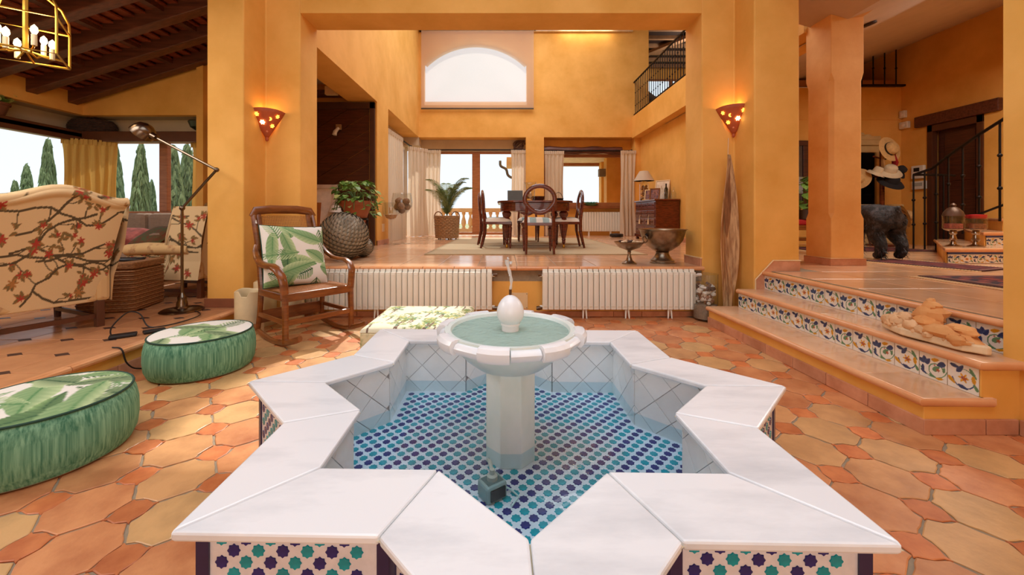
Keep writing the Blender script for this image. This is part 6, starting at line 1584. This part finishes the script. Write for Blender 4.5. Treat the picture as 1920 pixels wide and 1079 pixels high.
MB().tube(RP, .02, 8).obj('handrail', IRON, rl, smooth=True); MB().tube([p_ - Vector((0, 0, 1.02)) for p_ in RP[2:]], .014, 8).obj('bottom_rail', IRON, rl, smooth=True)
MB().tube([(6.62, 6.38, 1.2), (6.95, 6.35, 1.2), (7.2, 6.3, 1.18)], .018, 8).obj('side_handrail', IRON, rl, smooth=True)
zb = [0, 0, .3, .42, .55, .62, .72, .84]
for k in range(9):
    f = k * .62; i = min(4, int(f)); p_ = RP[i].lerp(RP[i + 1], f - i); z0_ = max(0, p_.z - 1.2) if k > 2 else 0
    b_ = MB().tube([(p_.x, p_.y, z0_), (p_.x, p_.y, p_.z)], .012, 6)
    for q in (.33, .66): b_.ball((p_.x, p_.y, z0_ + (p_.z - z0_) * q), .024, 8, 6)
    b_.obj('baluster', IRON, rl, smooth=True)
for x, y in ((6.95, 6.35), (7.05, 6.33)): MB().tube([(x, y, 0), (x, y, 1.2)], .012, 6).obj('baluster', IRON, rl, smooth=True)
# candle holders on the first stair
def holder(lab, loc, jar, top):
    t = thing('candle_holder', lab, 'candle holder', loc)
    MB().lathe([(.07, 0), (.072, .01), (.03, .03), (.022, .06), (.038, .085), (.03, .10), (.022, .14), (.036, .16), (.03, .18), (.08, .20), (.085, .21), (0, .21)], 24).obj('stem', M('silvered_glass', S(170, 150, 130), .2, metal=1), t, smooth=True)
    MB().lathe([(.085, .21), (.09, .215), (.09, .36), (.086, .36), (.08, .225)], 24).obj('jar', GLASS, t, smooth=True)
    MB().lathe([(0, .215), (.078, .215), (.078, .27), (0, .28)], 18).obj('fill', M('pink_fill_' + ('a' if top else 'b'), S(*(176, 90, 84) if top else (160, 100, 70)), .7, scale=50, var=.4), t)
    if top: MB().lathe([(.095, .36), (.08, .41), (.05, .45), (.02, .47), (.028, .49), (.012, .51), (.0, .515)], 24).obj('domed_lid', M('dark_lid', S(92, 66, 50), .4, metal=.5), t, smooth=True)
    else: MB().lathe([(.082, .33), (.086, .345), (.086, .375), (0, .38)], 24).obj('candle', M('red_wax', S(196, 40, 44), .5), t, smooth=True)
holder('silvered candle holder with a domed lid on the hall stair, left one', (5.27, 4.63, D + .17), 1, True)
holder('silvered candle holder with a red candle on the hall stair, right one', (5.50, 4.60, D + .17), 1, False)
# door to the right, its lintel
hd_ = thing('door_lintel', 'rough dark timber lintel over the hall doorway', 'lintel', (7.66, 6.75, 2.70))
MB().bb(-.03, -.66, 0, .1, .60, .20).obj('timber', BEAMW, hd_, bevel=.015)
MB().bb(7.86, 6.2, D - .1, 7.9, 7.3, 2.8).obj('wall_door_backing', WOODD)['kind'] = 'structure'  # backing added to stop sky light showing through the door gap
d2 = struct(MB().bb(7.68, 6.33, D, 7.78, 6.42, 2.70).bb(7.68, 7.08, D, 7.78, 7.17, 2.70).bb(7.68, 6.33, 2.58, 7.78, 7.17, 2.70).obj('door_2', M('door_frame_wood', S(84, 46, 28), .4), bevel=.005))
MB().bb(7.80, 6.42, D, 7.84, 7.08, 2.58).obj('door_leaf', WOODD, d2)
for z in (D + .15, D + 1.15): MB().bb(7.785, 6.52, z, 7.80, 6.98, z + .85).obj('door_panel', WOODD, d2, bevel=.01)
for lab, y, z, a, b in (('white alarm sensor, upper of the two on the hall wall corner', 7.58, 2.95, .10, .14), ('white alarm box, lower of the two on the hall wall corner', 7.55, 2.74, .16, .13)):
    t = thing('alarm_box', lab, 'alarm', (7.68, y, z)); MB().bb(-.05, -a / 2, 0, .02, a / 2, b).obj('case', WHITEP, t, bevel=.012); MB().ball((-.052, 0, b * .45), (.012, a * .28, b * .28), 10, 8).obj('lens', M('sensor_lens', S(236, 230, 224), .3), t, smooth=True)
t = thing('intercom', 'white intercom with a dark screen on the hall wall', 'intercom', (7.68, 7.33, 1.76)); MB().bb(-.03, -.13, 0, .02, .09, .24).obj('case', WHITEP, t, bevel=.01); MB().bb(-.034, -.06, .13, -.03, .04, .20).obj('screen', BLACKP, t); MB().bb(-.035, -.04, .04, -.03, .04, .06).obj('button', WHITEP, t)
t = thing('thermostat', 'white wall control below the intercom', 'control', (7.68, 7.29, 1.56)); MB().bb(-.03, -.12, 0, .02, .12, .15).obj('case', WHITEP, t, bevel=.01); MB().bb(-.033, -.07, .06, -.03, .07, .12).obj('display', M('pale_lcd', S(170, 176, 170), .3), t)
# console mirror with hats
cm = thing('mirror_console', 'cream carved hall mirror with shelf against the back wall', 'mirror', (6.72, 7.5, D))
CRM = M('cream_paint', S(208, 178, 124), .5, var=.06)
MB().bb(-.55, -.25, 0, .55, .1, .70).obj('cabinet', CRM, cm, bevel=.01); MB().bb(-.6, -.28, .70, .6, .1, .75).obj('shelf', CRM, cm, bevel=.01)
MB().bb(-.5, .02, .75, -.38, .1, 1.75).bb(.38, .02, .75, .5, .1, 1.75).bb(-.5, .02, 1.75, .5, .1, 1.88).obj('mirror_frame', CRM, cm, bevel=.008)
MB().bb(-.6, -.02, 1.88, .6, .1, 1.98).bb(-.55, 0, 1.98, .45, .1, 2.06).obj('cornice', CRM, cm, bevel=.012); MB().bb(-.38, .06, .75, .38, .08, 1.75).obj('mirror_glass', M('dark_mirror', S(40, 30, 26), .05, metal=.9), cm)
for k in range(5): MB().ball((-.3 + k * .13, .03, 2.09 + .03 * cos(k * 1.5 - 3)), (.07, .03, .04), 10, 8).obj('carving', CRM, cm, smooth=True)
MB().bb(-.45, -.26, .15, .45, -.25, .62).obj('cabinet_door', CRM, cm, bevel=.01)
hst = thing('hat_stand', 'dark wooden post hung with hats before the cream mirror', 'hat stand', (6.80, 7.1, D))
MB().tube([(0, 0, .03), (0, 0, 1.72)], .035, 10).obj('post', MAHOG, hst); MB().lathe([(.22, 0), (.22, .03), (.05, .06)], 20).obj('base', MAHOG, hst, smooth=True)
for z in (1.25, 1.6): MB().tube([(-.2, -.05, z), (0, -.03, z - .05), (.2, -.05, z)], .014, 6).obj('peg', MAHOG, hst, smooth=True)
STRAW = M('straw', S(206, 168, 112), .8, scale=30, var=.1); FELT = M('pale_felt', S(206, 188, 158), .9); DFELT = M('black_felt', S(32, 28, 30), .95)
def hat(lab, loc, mat, r, tilt, roll=0, band=None, fl=.0):
    t = thing('hat', lab, 'hat', loc); m = Matrix.Rotation(roll, 4, 'Z') @ Matrix.Rotation(tilt, 4, 'X')
    MB().lathe([(r, .0 - fl), (r * .8, .004), (r * .52, .006), (r * .50, .03), (r * .47, .075), (r * .36, .10), (0, .10)], 28).xf(m).obj('crown_and_brim', mat, t, smooth=True, ang=60)
    if band: MB().lathe([(r * .515, .008), (r * .505, .032), (r * .53, .032), (r * .53, .008)], 28).xf(m).obj('hat_band', band, t, smooth=True)
hat('straw boater with a black band, topmost on the hat stand', (6.82, 6.98, 2.25), STRAW, .225, R(78), R(10), BLACKP)
hat('pale felt hat in the middle of the hat stand', (6.78, 6.94, 1.86), FELT, .19, R(40), R(-10), None, .03)
hat('cream cap left of the pale felt hat', (6.60, 6.99, 1.84), FELT, .14, R(30), R(30), None, .04)
hat('black felt hat below the pale felt hat', (6.80, 6.93, 1.67), DFELT, .20, R(40), 0, None, .03)
hat('black hat at the right of the hat stand', (6.98, 6.98, 1.86), DFELT, .15, R(60), R(20), None, .02)
hat('straw hat hanging low beside the black dog', (7.06, 6.95, 1.06), STRAW, .20, R(75), R(60), BLACKP)
hat('straw hat half hidden by the orange column, left of the mirror', (6.42, 7.15, 1.74), STRAW, .19, R(80), R(-60))
t = thing('red_scarf', 'red scarf hanging from the hat stand', 'scarf', (6.90, 7.0, 1.86)); MB().tube([(0, 0, .30), (.02, -.02, .15), (-.01, 0, 0)], [.04, .06, .05], 8, flat=(1, .5)).obj('cloth', M('red_wool', S(150, 20, 24), .9), t, smooth=True); MB().bb(-.05, -.01, -.06, .04, .01, 0).obj('fringe', M('red_wool', S(150, 20, 24), .9), t)
t = thing('tan_scarf', 'tan bag strap hanging under the straw boater', 'strap', (6.72, 7.0, 1.84)); MB().tube([(0, 0, .38), (-.02, -.02, .2), (.02, 0, 0)], [.02, .035, .05], 8, flat=(1, .5)).obj('strap', M('tan_cloth', S(176, 130, 76), .9), t, smooth=True); MB().tube([(0, 0, .36), (.0, 0, .42)], .012, 6).obj('loop', STRAW, t)
t = thing('walking_stick', 'dark walking stick leaning at the mirror console', 'stick', (6.46, 7.06, D)); MB().tube([(.1, 0, 0), (-.06, .12, .92)], .014, 6).obj('shaft', WOODD, t); MB().tube([(-.06, .12, .92), (-.08, .12, .97), (-.14, .10, .95)], .016, 6).obj('grip', WOODD, t, smooth=True)
# landing balustrade high at the back
ld = thing('landing_railing', 'black iron landing railing high in the back wall of the hall', 'railing', (5.9, 7.62, 3.56))
MB().bb(0, -.06, .0, 1.86, .0, .035).obj('bottom_rail', IRON, ld)
for k in range(8): MB().tube([(.1 + k * .22, -.03, 0), (.1 + k * .22, -.03, .95)], .011, 6).ball((.1 + k * .22, -.03, .35), .02, 8, 6).obj('baluster', IRON, ld, smooth=True)
MB().tube([(0, -.03, .95), (1.8, -.03, .95)], .02, 8).obj('handrail', IRON, ld)
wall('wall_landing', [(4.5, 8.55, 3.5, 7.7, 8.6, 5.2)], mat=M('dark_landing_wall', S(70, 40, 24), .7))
# window, plant and red bench glimpsed between the pillar and the column
bn = thing('red_bench', 'wooden bench with a red cushion seen between pillar and column', 'bench', (5.15, 6.75, D))
MB().bb(-.5, -.2, .30, .5, .25, .38).bb(-.5, -.18, .12, .5, .2, .17).obj('seat_board', CHWOOD, bn); MB().bb(-.48, -.2, .38, .48, .22, .48).obj('cushion', M('red_cushion', S(168, 20, 22), .8), bn, bevel=.03)
for s in (-.45, .45): MB().bb(s - .03, -.18, 0, s + .03, .22, .30).obj('leg', CHWOOD, bn)
window('window_8', 4.6, 1.25, 5.85, 2.52, 7.58, [], .10, mat=WOODD, glass=False)
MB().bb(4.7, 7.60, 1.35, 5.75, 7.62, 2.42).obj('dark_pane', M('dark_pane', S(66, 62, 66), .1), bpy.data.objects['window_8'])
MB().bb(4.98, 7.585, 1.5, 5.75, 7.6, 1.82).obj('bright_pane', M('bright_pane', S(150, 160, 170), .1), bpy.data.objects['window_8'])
t = thing('window_plant', 'green leafy plant seen between pillar and column', 'plant', (5.02, 6.6, D + .48))
MB().lathe([(.07, 0), (.10, .16), (.09, .16), (0, .14)], 16).obj('pot', M('dark_pot', S(74, 60, 56), .5), t, smooth=True)
rs = random.Random(6)
for k in range(46): a = rs.uniform(0, 6.28); r = rs.uniform(.04, .22); z = rs.uniform(.2, .72); link('leaf', lgr, t, (r * cos(a), r * sin(a), z), (rs.uniform(-.5, .5), rs.uniform(-.2, .9), a), (.17,) * 3)
stm = MB(); [stm.tube([(0, 0, .12), (.1 * cos(k), .1 * sin(k), .4), (.18 * cos(k), .18 * sin(k), .68)], .006, 5) for k in range(6)]; stuff(stm.obj('stems', M('stem_green', S(84, 118, 56), .6), t))

# ---- black dog seen from behind, standing on the rug
dg = thing('dog', 'shaggy black dog standing with its back to the viewer on the hall rug', 'dog', (4.60, 4.72, D + .012), R(2))
def skinned(name, verts, edges, radii, mat, parent, sub=2):
    me = bpy.data.meshes.new(name); me.from_pydata(verts, edges, []); o = bpy.data.objects.new(name, me); C.objects.link(o); o.parent = parent
    sk = o.modifiers.new('skin', 'SKIN'); sk.use_smooth_shade = True
    for i, r in enumerate(radii): v = me.skin_vertices[0].data[i]; v.radius = (r, r) if not isinstance(r, tuple) else r
    me.skin_vertices[0].data[0].use_root = True
    ss = o.modifiers.new('smooth', 'SUBSURF'); ss.levels = ss.render_levels = sub; me.materials.append(mat); return o
FUR = M('black_fur', S(22, 21, 24), .7, col2=S(88, 86, 92), scale=16, bump=.8, bscale=60, ramp=(.45, .8))
DV = [(0, .02, .50), (0, .18, .52), (0, .36, .50), (0, .52, .50), (0, .62, .60), (0, .70, .70), (0, .82, .71), (0, .95, .67)]
DE = [(k, k + 1) for k in range(7)]; DR = [.165, .165, .17, .17, .11, .10, .085, .05]
for s in (-1, 1):
    n = len(DV); DV += [(s * .10, .02, .42), (s * .125, .05, .30), (s * .13, -.04, .17), (s * .13, -.02, .05), (s * .135, .05, .035)]; DE += [(0, n)] + [(n + k, n + k + 1) for k in range(4)]; DR += [.125, .095, .062, .055, .05]
    n = len(DV); DV += [(s * .10, .50, .38), (s * .115, .49, .22), (s * .115, .50, .06), (s * .12, .56, .035)]; DE += [(3, n)] + [(n + k, n + k + 1) for k in range(3)]; DR += [.085, .055, .048, .042]
n = len(DV); DV += [(0, -.10, .60), (0, -.13, .63)]; DE += [(0, n), (n, n + 1)]; DR += [.035, .022]
skinned('body', DV, DE, DR, FUR, dg)
for s in (-1, 1): MB().tube([(s * .07, .74, .79), (s * .11, .74, .76), (s * .13, .76, .68)], [.035, .04, .02], 8, flat=(1, .5)).obj('ear', FUR, dg, smooth=True)
rs = np.random.RandomState(3); tm = MB()
for k in range(1700):
    q = rs.rand()
    if q < .55:
        a = rs.uniform(0, 2 * pi); y = rs.uniform(-.12, .6); r = .135 + .02 * (y > .1); c0 = Vector((r * cos(a), y, .51 + r * sin(a)))
        if y < .0: rr = (1 - (y / -.14) ** 2) ** .5 if y > -.14 else 0; c0 = Vector((r * rr * cos(a), y, .51 + r * rr * sin(a)))
        nr = Vector((cos(a), -.25, sin(a)))
    else:
        s = rs.choice([-1, 1]); z = rs.uniform(.02, .42); a = rs.uniform(0, 2 * pi); back = rs.rand() < .7
        r = .05 + .05 * max(0, (z - .2) / .22); y0_ = (-.03 + .07 * max(0, (z - .15) / .2)) if back else .5; c0 = Vector((s * .125 + r * cos(a), y0_ + r * sin(a), z)); nr = Vector((cos(a), sin(a), 0))
    dn = (nr * .5 + Vector((rs.uniform(-.2, .2), -.15, -.8))).normalized(); sd = dn.cross(nr).normalized() * .006; ln = rs.uniform(.025, .055)
    tm.add([c0 - sd, c0 + sd, c0 + dn * ln + nr * .008], [(0, 1, 2)])
stuff(tm.obj('coat', FUR, dg))
MB().tube([(.13 * cos(a), .60 + .02 * sin(a), .60 + .11 * sin(a)) for a in np.linspace(0, 2 * pi, 21)[:-1]], .012, 6, closed=True).obj('collar', M('collar_red', S(120, 40, 34), .6), dg, smooth=True)
